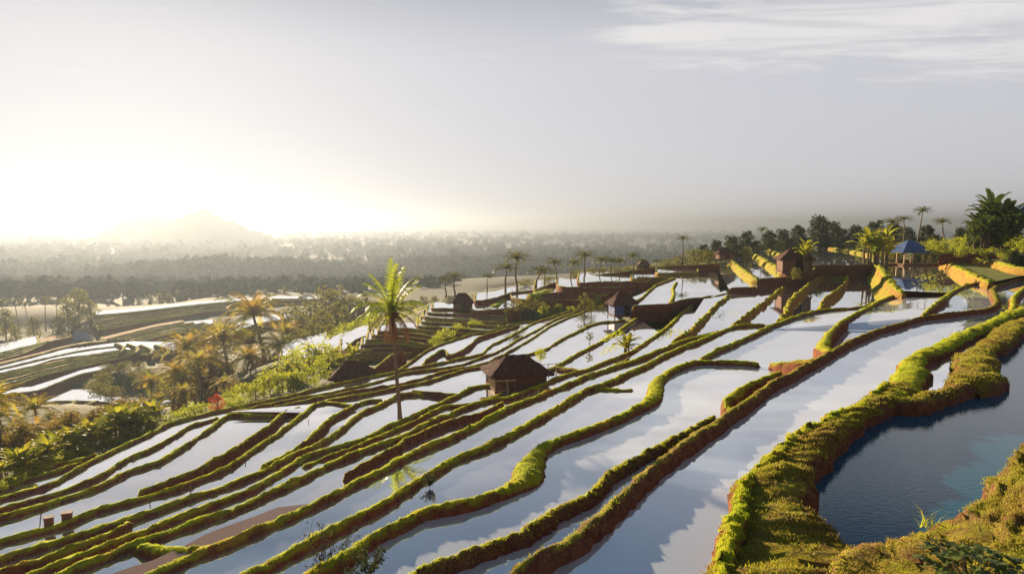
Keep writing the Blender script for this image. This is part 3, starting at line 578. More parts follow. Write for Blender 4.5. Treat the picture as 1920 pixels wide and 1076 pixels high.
random.seed(5)
cluster('ridge_palm', 'palm_tree', 'shaggy slim palm', 'palm tree', 'in the row along the middle ridge', [(852, 508, 556, 92, 1.76), (836, 515, 556, 92, 1.76), (913, 510, 548, 102, 1.35), (947, 491, 552, 99, 1.76), (968, 468, 552, 99, 1.28), (1003, 497, 545, 103, 2.29), (1020, 503, 541, 108, 1.76), (1045, 482, 538, 107, 1.35), (1068, 483, 536, 107, 1.35),
    (1097, 467, 532, 112, 1.62), (1122, 478, 528, 114, 1.49), (1142, 481, 526, 116, 1.62), (1163, 481, 524, 114, 1.62), (1188, 471, 518, 112, 1.35), (1208, 483, 516, 113, 1.62), (1232, 485, 510, 118, 2.03)], 'palms along the middle ridge', 1.0)
cluster('olive_bush', 'bush', 'low olive bush', 'bush', 'under the middle ridge palms', [(985, 522, 546, 108), (1030, 516, 540, 110), (1082, 504, 530, 116), (1110, 500, 528, 118), (1132, 500, 524, 118), (1155, 500, 522, 118), (1176, 497, 518, 118), (1200, 498, 516, 118), (1222, 496, 512, 120), (1250, 484, 506, 124), (1272, 478, 500, 126), (1300, 466, 496, 126), (1328, 468, 494, 128)], 'bushes on the middle ridge', 1.4)
cluster('palm', 'palm_tree', 'drooping palm', 'palm tree', 'above the dark ridge trees', [(1280, 440, 496, 124, 1.3), (1424, 424, 476, 150, 1.2), (1720, 386, 462, 124, 1.2), (1695, 403, 462, 128, 1.6), (1772, 408, 466, 112, 1.7), (1655, 408, 470, 120, 1.7)], 'palms on the right ridge', 1.2)
cluster('dark_tree', 'tree', 'dark round tree', 'tree', 'on the right ridge', [(1318, 456, 492, 134), (1342, 448, 488, 138), (1372, 440, 484, 145), (1398, 431, 480, 150), (1440, 430, 474, 155), (1468, 428, 470, 158), (1497, 420, 468, 160), (1535, 402, 468, 165), (1560, 414, 467, 168), (1580, 426, 466, 170), (1602, 420, 467, 165), (1622, 428, 466, 160), (1640, 411, 466, 150), (1672, 415, 468, 140), (1700, 424, 468, 136), (1738, 420, 468, 125), (1800, 425, 462, 118)], 'dark trees on the right ridge', 1.0)
cluster('olive_bush', 'bush', 'rough olive bush', 'bush', 'below the dark ridge trees', [(1360, 470, 490, 126), (1400, 462, 484, 132), (1430, 458, 478, 138), (1462, 452, 472, 142), (1590, 452, 470, 150), (1615, 456, 472, 140), (1668, 450, 490, 112), (1682, 460, 492, 110), (1735, 450, 488, 108), (1752, 446, 484, 104)], 'bushes on the right ridge', 1.3)
cluster('dark_banana', 'banana_plant', 'tall ragged banana plant', 'banana plant', 'in the skyline clump at right', [(1842, 384, 456, 86, .85), (1858, 364, 456, 85, .8), (1878, 355, 458, 84, .8), (1846, 404, 462, 82), (1884, 396, 462, 82)], 'banana clump at the right edge', 1.0)
cluster('banana', 'banana_plant', 'yellowish banana plant', 'banana plant', 'beside the blue roofed pavilion', [(1632, 424, 494, 100, .8), (1646, 418, 494, 99, .9), (1660, 432, 495, 100, .9)], 'bananas beside the blue pavilion')
grow('banana', 'banana_plant', 'slim banana plant right beside the small hut on the raised terrace', 'banana plant', 1513, 506, 446, 85, ctrl=False, wide=.8)
cluster('bush', 'bush', 'bright green shrub', 'bush', 'on the slope below the hilltop pavilion', [(1748, 450, 474, 100), (1772, 448, 474, 98), (1795, 444, 472, 96), (1818, 438, 468, 92), (1835, 446, 472, 90), (1862, 448, 472, 84), (1888, 446, 470, 82), (1908, 440, 470, 78), (1925, 446, 474, 76), (1805, 456, 480, 92), (1845, 462, 480, 86), (1880, 466, 484, 80)], 'shrubs on the right hand slope', 1.2)
cluster('dark_tree', 'shrub', 'dark dense shrub', 'shrub', 'under the skyline banana clump', [(1828, 418, 466, 84), (1850, 412, 464, 83), (1874, 414, 464, 82), (1896, 412, 460, 82)], 'shrubs under the banana clump', 1.1)
cluster('dark_tree', 'shrub', 'low dark thicket', 'shrub', 'at the foot of the right ridge wood', [(1325, 466, 493, 132), (1352, 462, 490, 136), (1382, 456, 486, 142), (1412, 450, 481, 148), (1446, 448, 476, 152), (1476, 446, 472, 156), (1512, 444, 470, 160), (1546, 442, 469, 164), (1574, 444, 468, 164), (1604, 444, 468, 160), (1634, 440, 468, 152), (1662, 442, 470, 140), (1712, 440, 472, 126), (1748, 438, 470, 118)], 'thicket of the right ridge', 1.9)
# hut side plants
grow('banana', 'banana_plant', 'small banana plant growing out of the water on a bank', 'banana plant', 1173, 660, 620, H=8.25, ctrl=False, wide=1.3)
grow('sapling', 'shrub', 'dry leafless looking shrub on the bank left of the small banana plant', 'shrub', 1106, 650, 618, H=8.65, ctrl=False, wide=1.5)
grow('bush', 'bush', 'round bright green bush just behind the big thatched hut', 'bush', 1014, 674, 650, H=8.7, ctrl=False)
grow('olive_bush', 'bush', 'dark low bush at the foot of the raised terrace hut', 'bush', 1492, 522, 500, 82, ctrl=False)
cluster('sapling', 'sapling', 'bare stemmed sapling', 'sapling', 'left of the blue walled hut', [(948, 562, 606, 80), (962, 556, 604, 81), (975, 558, 602, 82), (990, 554, 600, 84), (1004, 556, 600, 84), (1018, 562, 600, 84), (905, 588, 616, 78), (925, 592, 614, 78), (1096, 545, 606, 74), (1108, 560, 604, 74)], 'saplings in the hollow', 1.2)
cluster('bush', 'bush', 'yellow green low shrub', 'bush', 'in the hollow below the brown steps', [(1020, 572, 594, 84), (1045, 570, 590, 84), (1070, 572, 588, 83), (890, 598, 622, 74), (860, 606, 630, 72), (835, 614, 642, 68), (940, 596, 610, 80), (1120, 556, 572, 86), (820, 625, 648, 66)], 'shrubs in the hollow', 1.3)
# left: the warm grove between the terraces and the valley
cluster('warm_palm', 'palm_tree', 'warm sunlit palm', 'palm tree', 'in the grove left of the terraces', [(283, 690, 790, 74, 1.1), (322, 668, 790, 72), (345, 690, 785, 70), (380, 646, 775, 76, 1.1), (430, 596, 760, 90), (456, 640, 765, 80), (482, 604, 750, 92, 1.1), (503, 542, 735, 104, 1.0), (522, 622, 740, 88), (408, 640, 768, 82), (365, 610, 770, 92), (545, 630, 720, 92), (300, 730, 790, 66, 1.3), (352, 715, 782, 64, 1.2), (420, 700, 770, 62, 1.3), (470, 715, 765, 58, 1.3), (512, 690, 752, 62, 1.3), (395, 610, 760, 94, 1.1), (540, 600, 700, 108, 1.1)], 'palms of the left grove', 1.0)
cluster('warm_tree', 'tree', 'reddish brown tree', 'tree', 'in the grove left of the terraces', [(350, 675, 775, 84), (385, 665, 770, 80), (420, 665, 770, 84), (485, 660, 758, 80), (515, 655, 745, 84), (440, 705, 772, 66), (500, 700, 755, 66), (335, 730, 788, 66)], 'trees of the left grove', 1.0)
grow('red_tree', 'tree', 'small round tree with red foliage at the edge of the terraces', 'tree', 408, 776, 734, 42)
cluster('olive_tree', 'tree', 'hazy olive tree', 'tree', 'in the wood behind the lone palm', [(548, 566, 660, 130), (565, 580, 665, 118), (585, 560, 655, 130), (603, 575, 660, 115), (618, 534, 645, 140), (632, 560, 650, 120), (648, 545, 635, 140), (664, 552, 630, 135), (684, 552, 622, 132), (705, 560, 612, 128), (728, 562, 604, 124), (752, 556, 600, 122), (775, 560, 598, 120), (795, 552, 592, 122), (815, 552, 585, 122), (590, 600, 680, 98), (622, 602, 668, 98), (570, 620, 690, 92)], 'trees behind the lone palm', 1.1)
cluster('slim_tree', 'tree', 'thin hazy tree', 'tree', 'along the far valley crest', [(285, 548, 596, 236), (300, 545, 595, 236), (318, 547, 594, 236), (336, 540, 592, 238), (352, 546, 591, 238), (372, 543, 590, 240), (390, 545, 589, 240), (410, 547, 587, 240), (436, 540, 586, 244), (470, 538, 582, 244), (500, 540, 580, 244), (535, 535, 580, 244), (565, 538, 578, 244), (262, 550, 596, 236), (640, 530, 578, 240)], 'trees on the far valley crest', 1.0, False)
cluster('olive_tree', 'tree', 'pale sun hazed tree', 'tree', 'among the trees at the far left', [(150, 538, 616, 176, 1.1), (128, 556, 618, 178), (172, 560, 616, 176), (12, 574, 640, 160), (64, 590, 640, 160), (112, 588, 636, 165), (140, 590, 630, 165), (30, 606, 650, 150)], 'trees at the far left', 1.0)
cluster('palm', 'palm_tree', 'pale sun hazed palm', 'palm tree', 'at the far left of the valley', [(8, 556, 625, 175), (36, 556, 622, 176), (55, 562, 622, 176), (86, 552, 622, 178), (106, 560, 620, 178)], 'palms at the far left', .9)
# the plants below the outermost bank, lower left
cluster('warm_palm', 'palm_tree', 'palm rising from the shrubs', 'palm tree', 'below the outermost left bank', [(8, 704, 900, 36, .8), (78, 730, 850, 48), (176, 768, 845, 46), (20, 740, 870, 46), (120, 775, 850, 44, 1.2), (215, 765, 825, 50, 1.2), (262, 760, 815, 52, 1.2), (45, 790, 880, 38, 1.3)], 'palms below the outermost bank', 1.0)
it = []
for i in range(22): x = 4 + i * 13.5 + random.uniform(-4, 4); yb = 905 - i * 5.0 + random.uniform(-4, 3); it.append((x, yb - random.uniform(40, 74), yb, 28 + i * .75))
cluster('banana', 'banana_plant', 'sunlit banana plant', 'banana plant', 'just below the outermost bank', it, 'bananas below the outermost bank', 1.2)
it = []
for i in range(20): x = 2 + i * 14.5 + random.uniform(-5, 5); yb = 870 - i * 3.4 + random.uniform(-5, 5); it.append((x, yb - random.uniform(50, 80), yb, 36 + i * .8))
it2 = []
for i in range(18): x = 2 + i * 16 + random.uniform(-5, 5); yb = 915 - i * 6.0 + random.uniform(-4, 2); it2.append((x, yb - random.uniform(18, 34), yb, 26.8 + i * .85))
cluster('bush', 'bush', 'sunlit yellow green bush', 'bush', 'at the feet of the lower left bananas', it2, 'bushes at the feet of the bananas', 1.4)
cluster('warm_tree', 'shrub', 'rusty brown shrub', 'shrub', 'behind the bananas at lower left', it, 'shrubs behind the bananas', 1.2)
it = []
for i in range(16): x = 5 + i * 18 + random.uniform(-5, 5); yb = 832 - i * 1.6 + random.uniform(-4, 4); it.append((x, yb - random.uniform(28, 56), yb, 48 + i * .6))
cluster('olive_tree', 'shrub', 'light olive shrub', 'shrub', 'at the foot of the lower left slope', it, 'shrubs at the slope foot', 1.3)
cluster('bush', 'bush', 'light green bush', 'bush', 'left of the small dark roof', [(455, 716, 752, 52), (480, 712, 750, 52), (505, 690, 742, 54), (530, 696, 736, 53), (548, 660, 720, 60), (560, 690, 728, 53), (580, 640, 705, 66), (600, 668, 712, 58), (612, 640, 690, 66), (590, 704, 722, 50), (430, 730, 762, 50)], 'bushes on the steep slope', 1.1)
cluster('bush', 'bush', 'yellow green bush', 'bush', 'atop the round stepped slope', [(632, 618, 652, 84), (650, 606, 640, 86), (668, 600, 634, 88), (690, 592, 626, 90), (712, 588, 620, 92), (738, 584, 612, 94), (770, 580, 606, 96), (790, 576, 600, 98)], 'bushes on the stepped crest', 1.4)
cluster('banana', 'banana_plant', 'pale banana plant', 'banana plant', 'around the small dark roof', [(550, 668, 716, 57), (640, 660, 694, 60), (655, 640, 690, 64), (540, 690, 735, 54), (620, 690, 712, 52)], 'bananas around the dark roof', 1.2)

it = []
for i in range(26): x = 175 + i * 10.5 + random.uniform(-8, 8); yb = random.uniform(690, 765); it.append((x, yb - random.uniform(14, 30), yb, 112 - (yb - 690) * .45))
cluster('olive_bush', 'bush', 'dull olive bush', 'bush', 'between the valley fields and the grove', it, 'bushes between valley fields and grove', 1.5)
cluster('bush', 'bush', 'small golden green bush', 'bush', 'around the small red tree', [(345, 762, 794, 44), (366, 752, 788, 44), (388, 752, 783, 45), (428, 744, 774, 46), (448, 740, 768, 47), (318, 768, 800, 43)], 'bushes around the red tree', 1.3)
# ------------------------------------------------------------------ huts and pavilions
def hip_roof(parent, wx, wy, z0, h, ridge, mat, over=.0, thick=.09, rag=.05, name='roof'):
    mb = MB(); n = 9; seg = 10; loops = []
    for k in range(n + 1):
        q = k / n; hx = wx / 2 * (1 - q) + ridge / 2 * q; hy = wy / 2 * (1 - q) + .03 * q; z = z0 + h * (q ** 1.08); lp = []
        for (ax, ay), (bx, by) in (((-1, -1), (1, -1)), ((1, -1), (1, 1)), ((1, 1), (-1, 1)), ((-1, 1), (-1, -1))):
            for s in range(seg):
                t_ = s / seg; jz = random.uniform(-rag, rag) * (1 if k == 0 else .35)
                lp.append((hx * (ax + (bx - ax) * t_) * (1 + random.uniform(-rag, rag) * .25), hy * (ay + (by - ay) * t_) * (1 + random.uniform(-rag, rag) * .25), z + jz))
        loops.append(lp)
    m = 4 * seg; under = [(x * .97, y * .97, z - thick) for x, y, z in loops[0]]; v = under + [p for l in loops for p in l]; f = []
    for k in range(n + 1):
        for s in range(m): f.append((k * m + s, k * m + (s + 1) % m, (k + 1) * m + (s + 1) % m, (k + 1) * m + s))
    f.append(tuple(range(m - 1, -1, -1))); f.append(tuple((n + 1) * m + s for s in range(m)))
    mb.add(v, f)
    if mat == 'thatch':                      # straw: strands lying down the slopes and hanging from the eaves
        for _ in range(620):
            k = random.choice((0, 0, 1, 2, 3, 4, 5, 6, 7)); s = random.randrange(m); a = Vector(loops[k + 1][s]); b = Vector(loops[k][s]); d = (b - a).normalized(); q = a.lerp(b, random.uniform(.2, 1.0)) ; sd_ = d.cross(Vector((0, 0, 1))).normalized() * random.uniform(.012, .028); up = sd_.cross(d).normalized() * .025; up = up if up.z > 0 else -up
            l_ = random.uniform(.15, .34); mb.add([q - sd_ + up, q + sd_ + up, q + d * l_ + up * .6 + Vector((0, 0, -.03 if k == 0 else 0))], [(0, 1, 2)])
    return mb.build(name, mat, parent)
def hut(label, x, yb, D, wpx, roof_px, wall_px, rz, roof='thatch', wall='woven', ridge=.35, group=None, open_side=False, H=None, ctrl=False, dp=.85, name='hut'):
    p = P(x, yb, H) if H else PD(x, yb, D); s = p[1] / F; w = wpx * s; d = w * dp; rh = roof_px * s; wh = wall_px * s
    if ctrl: CTRL.append(tuple(p - np.array([0, 0, .1])))
    t = thing(name, label, 'hut', p - np.array([0, 0, .05]), group, rz)
    hip_roof(t, w, d, wh * .93, rh, w * ridge, roof)
    iw, idp = w * .78, d * .78; th = .05
    for a, b in ((-1, -1), (1, -1), (1, 1), (-1, 1)):
        mb = MB(); mb.tube([(a * iw / 2, b * idp / 2, -.4), (a * iw / 2, b * idp / 2, wh * 1.02)], .05, 6); mb.build('post', 'timber', t)
    f0 = wh * .10
    def panel(c, sz, nm='wall', m=wall): mb = MB(); mb.box(c, sz); return mb.build(nm, m, t)
    panel((0, idp / 2 - .03, (wh + f0) / 2), (iw - .12, th, wh - f0)); panel((iw / 2 - .03, 0, (wh + f0) / 2), (th, idp - .12, wh - f0))
    if open_side:
        mb = MB(); n = 9
        for i in range(n): mb.tube([(-iw / 2 + .03, -idp / 2 + .1 + (idp - .2) * i / (n - 1), 0), (-iw / 2 + .03, -idp / 2 + .1 + (idp - .2) * i / (n - 1), wh)], .022, 5)
        mb.build('slat_wall', 'bamboo', t)
        panel((iw * .2, -idp / 2 + .03, (wh + f0) / 2), (iw * .58, th, wh - f0))
        panel((-iw * .31, -idp / 2 + .03, wh * .3), (iw * .34, th, wh * .4))
    else:
        panel((-iw / 2 + .03, 0, (wh + f0) / 2), (th, idp - .12, wh - f0)); panel((-iw * .27, -idp / 2 + .03, (wh + f0) / 2), (iw * .42, th, wh - f0)); panel((iw * .34, -idp / 2 + .03, (wh + f0) / 2), (iw * .28, th, wh - f0))
        panel((iw * .08, -idp / 2 + .09, (wh + f0) / 2), (iw * .24, th * .6, wh - f0 - .1), 'doorway_shade', 'dark_void')  # open doorway: near-black panel paints in the shade of the interior
    mb = MB(); mb.box((0, 0, f0 * .2), (iw * 1.06, idp * 1.06, f0 * 1.2)); mb.build('floor', 'timber', t)
    return t, iw, idp, wh, s
ht, iw, idp, wh, s_ = hut('big brown thatched hut with a slatted bamboo side, right of the lone palm', 967, 722, None, 122, 30, 33, R(14), ridge=.30, open_side=True, H=8.65)
mb = MB()
for dx in (-.30, -.27, -.12): mb.tube([(iw * dx, -idp / 2 - .25 * (dx < -.2), 0), (iw * dx - .05, -idp / 2 - .1, wh * .98)], .025, 6)
mb.build('bamboo_pole', 'bamboo', ht)
p = P(1028, 704, 8.62); t = thing('bamboo_rack', 'small bamboo rack leaning outside the right end of the big thatched hut', 'rack', p - np.array([0, 0, .05]), None, R(20)); mb = MB()
for i in range(3): mb.tube([(-.5 + .5 * i, 0, -.05), (-.5 + .5 * i, .03, .75)], .025, 5)
mb.build('post', 'bamboo', t); mb = MB()
for z_ in (.2, .45, .7): mb.tube([(-.6, 0, z_), (.6, .03, z_)], .02, 5)
mb.build('rail', 'bamboo', t)
hut('dark thatched roof hut half hidden on the slope left of the lone palm', 663, 716, None, 84, 28, 16, R(8), H=11.0, ridge=.3, ctrl=True, roof='thatch')
hut('dark hipped hut beside a white pond behind the round green steps', 867, 578, 84.5, 42, 17, 14, R(5), ridge=.35, ctrl=True)
hut('small hut with blue walls under a brown hipped roof', 1166, 590, 67, 54, 24, 24, R(12), wall='blue_wall', ridge=.25, ctrl=True, dp=.9)
hut('thatched hut with pale walls standing on the raised terrace', 1488, 510, None, 66, 21, 27, R(-6), wall='woven', H=5.98, ridge=.2)
hut('small dark hut under the ridge trees, behind the lit steps', 1358, 484, 116, 34, 11, 10, R(4), ridge=.3, ctrl=True)
hut('tiny brown roofed hut among the palms on the middle ridge', 1206, 503, 110, 24, 9, 8, R(5), ridge=.3, ctrl=True, roof='timber')
hut('tiny house with a pale grey roof in the far left valley', 153, 648, 150, 34, 14, 14, R(18), roof='grey_roof', wall='plaster', ridge=.5, ctrl=True)
hut('low brown roofed hut on the crest of the far valley terraces', 274, 588, 222, 26, 10, 8, R(8), ridge=.4, ctrl=True, roof='timber')

def pavilion(label, x, yb, D, wpx, roof_px, post_px, roof, rz, nposts=4, rail=False, dark=False):
    p = PD(x, yb, D); s = D / F; w = wpx * s; wh = post_px * s; CTRL.append(tuple(p - np.array([0, 0, .15]))); CTRL.append(tuple(p + np.array([0, w / 2, -.15])))
    t = thing('pavilion', label, 'pavilion', p, None, rz); hip_roof(t, w, w * .8, wh, roof_px * s, w * .12, roof, thick=.12, rag=.012)
    mb = MB(); mb.box((0, 0, -.1), (w * .86, w * .7, .5)); mb.build('floor', 'timber', t)
    for i in range(nposts):
        for j in (-1, 1):
            mb = MB(); mb.box(((i / (nposts - 1) - .5) * w * .76, j * w * .31, wh / 2), (.13, .13, wh * 1.06)); mb.build('post', 'timber' if dark else 'bamboo', t)
    if rail:
        mb = MB()
        for z_ in (.55, .95): mb.box((0, -w * .31, z_), (w * .76, .05, .07)); mb.box((-w * .38, 0, z_), (.05, w * .62, .07)); mb.box((w * .38, 0, z_), (.05, w * .62, .07))
        mb.build('railing', 'timber', t)
    mb = MB()
    for i in (-1, 0, 1): mb.box((i * w * .2, w * .12, .38), (w * .16, .5, .5), 0, .85)
    mb.build('bench', 'timber', t); return t
pavilion('open pavilion with a blue tiled roof beside its reflecting pond', 1704, 495, 104, 70, 22, 23, 'blue_tile', R(8))
pavilion('dark blue roofed pavilion on the hilltop at the right edge', 1922, 424, 86, 60, 17, 22, 'blue_tile', R(-10), 4, True, True)

# ------------------------------------------------------------------ small things on the banks
for lab, x, y, H, sz, rz in (('small brown wooden box on the bank, nearer the leaning stick', 92, 981, 9.36, .25, .5), ('small brown wooden box on the bank, right one of the pair', 126, 972, 9.35, .27, .4)):
    p = P(x, y, H); t = thing('wooden_box', lab, 'box', p, 'wooden boxes on the bank', rz); mb = MB(); mb.box((0, 0, .06), (sz, sz * .8, .26)); mb.build('box', 'crate_wood', t); mb = MB(); mb.box((0, 0, .205), (sz * 1.15, sz * .95, .035)); mb.build('lid', 'crate_wood', t)
    for a in (-1, 1):
        for b_ in (-1, 1): mb = MB(); mb.box((a * sz * .4, b_ * sz * .3, -.12), (.03, .03, .14)); mb.build('leg', 'crate_wood', t)
for lab, x, y, H, pts in (('thin bent stick leaning in the field left of two wooden boxes', 74, 985, 9.4, [(0, 0, -.1), (.05, 0, .25), (.10, 0, .48)]), ('short dark stick in the water below the red tree terraces', 460, 866 + 4, 9.2, [(0, 0, -.1), (.02, 0, .12)]), ('short dark stick in the narrow field, left of centre', 358, 924, 9.2, [(0, 0, -.1), (0, 0, .16)]), ('slim dark stick standing in the water near the two boxes', 281, 946, 9.5, [(0, 0, -.1), (.01, 0, .17)]), ('dark stick in the upper pale field left of the lone palm', 578, 792, 9.4, [(0, 0, -.1), (0, 0, .15)])):
    p = P(x, y, H); t = thing('stick', lab, 'stick', p, None); mb = MB(); mb.tube(pts, .016, 5); mb.build('stem', 'dark_bark', t)
def twig_bush(label, x, y, H, h, n, leaves, leaf='leaf_dark', name='shrub', ls=.035):
    p = P(x, y, H); t = thing(name, label, 'shrub', p); mb = MB(); v, f, r = [], [], []
    for i in range(n):
        a = i * 2.4; e = random.uniform(.5, 1.4); q = Vector((0, 0, 0)); pts = [q.copy()]
        for k in range(5): q = q + Vector((math.cos(a) * math.cos(e), math.sin(a) * math.cos(e), math.sin(e))) * h * .24; a += random.uniform(-.6, .6); e += random.uniform(-.35, .3); pts.append(q.copy())
        mb.tube(pts, [.012, .010, .008, .006, .004, .002], 5)
        for k in range(2, 6):
            if leaves: leafquads(v, f, r, np.array(pts[k]), .09, leaves, ls)
            b2 = pts[k] + Vector((random.uniform(-1, 1), random.uniform(-1, 1), random.uniform(0, 1))) * h * .18; mb.tube([pts[k - 1], b2], [.005, .002], 4)
    mb.build('twigs', 'dark_bark', t)
    if leaves: mesh_obj('leaves', np.array(v), np.array(f), leaf, t, r)
random.seed(11)
twig_bush('bare brown twiggy shrub on the bank at the bottom edge', 612, 1074, 6.95, .85, 15, 3)
twig_bush('dark leafy shrub on the bank at the bottom edge', 692, 1082, 6.62, .45, 11, 16)
twig_bush('small dark leafy sprig hanging over the water from the bank', 806, 912, 7.3, .28, 8, 9)
def broadleaf(label, x, y, H, h, n, sp):
    p = P(x, y, H); t = thing('broadleaf_plant', label, 'plant', p); mb = MB(); st = MB()
    for i in range(n):
        a = i * 2.4 + random.uniform(-.3, .3); rr = math.sqrt(i / n) * sp; b = Vector((math.cos(a) * rr, math.sin(a) * rr, h * random.uniform(.5, 1) * (1 - .5 * rr / sp))); st.tube([(b.x * .3, b.y * .3, -.1), b], [.008, .004], 4)
        for k in range(5):
            aa = a + k * 1.3; e = random.uniform(-.3, .7); ln = random.uniform(.10, .17); d = Vector((math.cos(aa) * math.cos(e), math.sin(aa) * math.cos(e), math.sin(e))); s = Vector((-math.sin(aa), math.cos(aa), random.uniform(-.3, .3))) * ln * .34; v = [b, b + d * ln * .35 + s, b + d * ln - Vector((0, 0, .03)), b + d * ln * .35 - s, b + d * ln * .5 - Vector((0, 0, .012))]
            mb.add(v, [(0, 4, 1), (1, 4, 2), (2, 4, 3), (3, 4, 0)], random.random())
    st.build('stems', 'dark_bark', t); mb.build('leaves', 'banana_dark', t)
broadleaf('dark green broad leaved plant in the grass at the bottom right corner', 1822, 1072, 4.42, .32, 46, .62)
p = P(1738, 984, 4.78); t = thing('grass_tuft', 'tall bright green grass tuft at the edge of the dark pond', 'grass tuft', p); mb = MB()
for i in range(26):
    a = random.uniform(0, 6.28); l_ = random.uniform(.12, .34); w_ = .009; q = Vector((random.uniform(-.12, .12), random.uniform(-.08, .08), -.03)); d = Vector((math.cos(a) * .6, math.sin(a) * .6, 1)) * l_; s = Vector((-math.sin(a), math.cos(a), 0)) * w_
    mb.add([q - s, q + s, q + d * .6 + s * .7, q + d + Vector((math.cos(a), math.sin(a), -.25)) * l_ * .3, q + d * .6 - s * .7], [(0, 1, 2, 4), (4, 2, 3)], random.random())
mb.build('blades', 'grass_blade', t)

# ------------------------------------------------------------------ far woods and pale fields on the plain
for px, H in (([(588, 516), (640, 509), (705, 503), (706, 509), (640, 515), (588, 521)], 40.5), ([(700, 501), (760, 495), (835, 489), (836, 493), (762, 500), (702, 506)], 40.5), ([(780, 488), (860, 484), (862, 487), (782, 491)], 40.5), ([(500, 468), (530, 466), (531, 469), (500, 471)], 40.5), ([(540, 473), (572, 471), (572, 474), (540, 475)], 40.5), ([(990, 487), (1120, 476), (1122, 480), (992, 491)], 40.5)):
    sheet_px(px, H, 'water', name='far_field')
v, f, r = [], [], []
def canopy(x, y, z, h, w, n):
    global v, f, r
    k0 = sum(map(len, v)); d = RNG.normal(0, 1, (n, 3)); d /= np.linalg.norm(d, axis=1)[:, None]; c = np.array([x, y, z + h * .55]) + d * np.array([w * .5, w * .5, h * .5]) * RNG.uniform(.55, 1, (n, 1))
    a = RNG.normal(0, 1, (n, 3)); a /= np.linalg.norm(a, axis=1)[:, None]; b = np.cross(a, d); b /= np.linalg.norm(b, axis=1)[:, None] + 1e-9; s = (w * .23) * RNG.uniform(.6, 1.2, (n, 1))
    v.append(np.stack([c - a * s, c + b * s * .8, c + a * s, c - b * s * .8], 1).reshape(-1, 3)); f.append(np.arange(n * 4).reshape(n, 4) + k0); r.append(np.repeat(RNG.random(n), 4))
def plainz(x, y): return CZ - 45 + 3 * math.sin(x / 310) * math.sin(y / 270)
rr = np.random.default_rng(3)
for _ in range(7500):
    D_ = math.exp(rr.uniform(math.log(430), math.log(3600))); x_ = rr.uniform(-.85, .85) * D_
    dens = .5 + .5 * math.sin(x_ / (90 + D_ * .05) + 2 * math.sin(D_ / 260)) * math.sin(D_ / 95 + x_ / 240)
    if rr.random() > .15 + 1.1 * dens: continue
    w_ = rr.uniform(7, 15) * (1 + D_ / 4500); canopy(x_, D_, plainz(x_, D_) - 1, rr.uniform(7, 15) * (1.5 if rr.random() < .06 else 1), w_, int(26 - 3.5 * math.log(D_ / 400)))
for _ in range(520):                          # wooded rise in the left middle distance
    q = rr.normal(0, 1, 2); x_ = -215 + q[0] * 75; D_ = 500 + q[1] * 60; canopy(x_, D_, plainz(x_, D_) + 12 * math.exp(-(q[0] ** 2 + q[1] ** 2) / 2.2) - 1, rr.uniform(7, 14), rr.uniform(7, 12), 26)
for _ in range(90):
    q = rr.normal(0, 1, 2); x_ = -52 + q[0] * 28; D_ = 640 + q[1] * 30; canopy(x_, D_, plainz(x_, D_), rr.uniform(9, 17), rr.uniform(8, 14), 24)
for _ in range(1900):                          # trees closing the valley below the ridge
    x_ = rr.uniform(-300, 190); D_ = rr.uniform(246, 450); t_ = min(1, (D_ - 230) / 320); canopy(x_, D_, CZ - 22 * (1 - t_) - 46 * t_ - (6 if x_ > -20 else 4), rr.uniform(5, 9), rr.uniform(5, 9), 22)
mesh_obj('far_woods', np.vstack(v), np.vstack(f), 'far_leaf', None, np.concatenate(r), False, 'stuff')
# the shape of the land away from the banks
for x, y, D_ in ((1800, 472, 95), (1850, 458, 92), (1920, 432, 88), (2010, 426, 85), (1930, 478, 74), (1865, 482, 84), (1900, 442, 130), (1700, 466, 140), (1600, 472, 185), (1500, 474, 195), (1380, 486, 160), (1250, 505, 150), (1100, 530, 150), (1000, 552, 150), (900, 566, 140), (2100, 440, 120), (2000, 450, 200), (1750, 470, 210), (1550, 490, 230), (1300, 540, 230), (1000, 580, 220), (800, 590, 180), (700, 600, 170), (560, 590, 220), (300, 590, 240), (100, 600, 240), (-100, 610, 230), (-100, 680, 140), (-60, 800, 70), (-80, 900, 40), (0, 850, 45), (100, 830, 52), (200, 810, 58), (300, 800, 62), (450, 690, 100), (560, 690, 80), (620, 720, 55), (500, 745, 55), (60, 790, 85), (160, 780, 85), (400, 640, 150), (60, 640, 170), (2100, 560, 60)):
    CTRL.append(tuple(PD(x, y, D_) - np.array([0, 0, .1])))

# ------------------------------------------------------------------ near grass slope, ground sheet, far plain, hills
fg_edge = [(2150, 760), (2010, 800), (1932, 832), (1898, 858), (1876, 884), (1858, 910), (1842, 936), (1808, 958), (1785, 978), (1742, 994), (1700, 1004), (1660, 1020), (1610, 1040), (1560, 1085), (1500, 1150)]
lip = np.array([P(x, y, 4.75) for x, y in fg_edge]); sp, _ = spline(lip, .16); n = len(sp)
sp[:, :2] += np.stack([snoise(n, 4, .06), snoise(n, 4, .06)], 1); ctr = np.array([6.5, 4.6, CZ - 3.4])
rows = []
dirv = ctr - sp; dl = np.linalg.norm(dirv[:, :2], axis=1)[:, None]; dv = dirv / dl
for k, (t, dz) in enumerate([(-.35, -1.6), (-.18, -.5), (-.06, -.14), (0, 0)] + [(q, 0) for q in np.linspace(.18, 5.5, 30)]):
    r = sp + dv * t; r[:, 2] = sp[:, 2] + dz + (max(t, 0) * .16) + RNG.normal(0, .022, n) + (snoise(n, 5, .05) if t >= 0 else 0); rows.append(r)
V = np.array(rows); k = len(rows); idx = np.arange(k * n).reshape(k, n)
fa = np.stack([idx[:-1, :-1], idx[1:, :-1], idx[1:, 1:], idx[:-1, 1:]], -1).reshape(-1, 4)
mesh_obj('grass_slope', V.reshape(-1, 3), fa, 'bank_brown', None, None, True, 'structure')
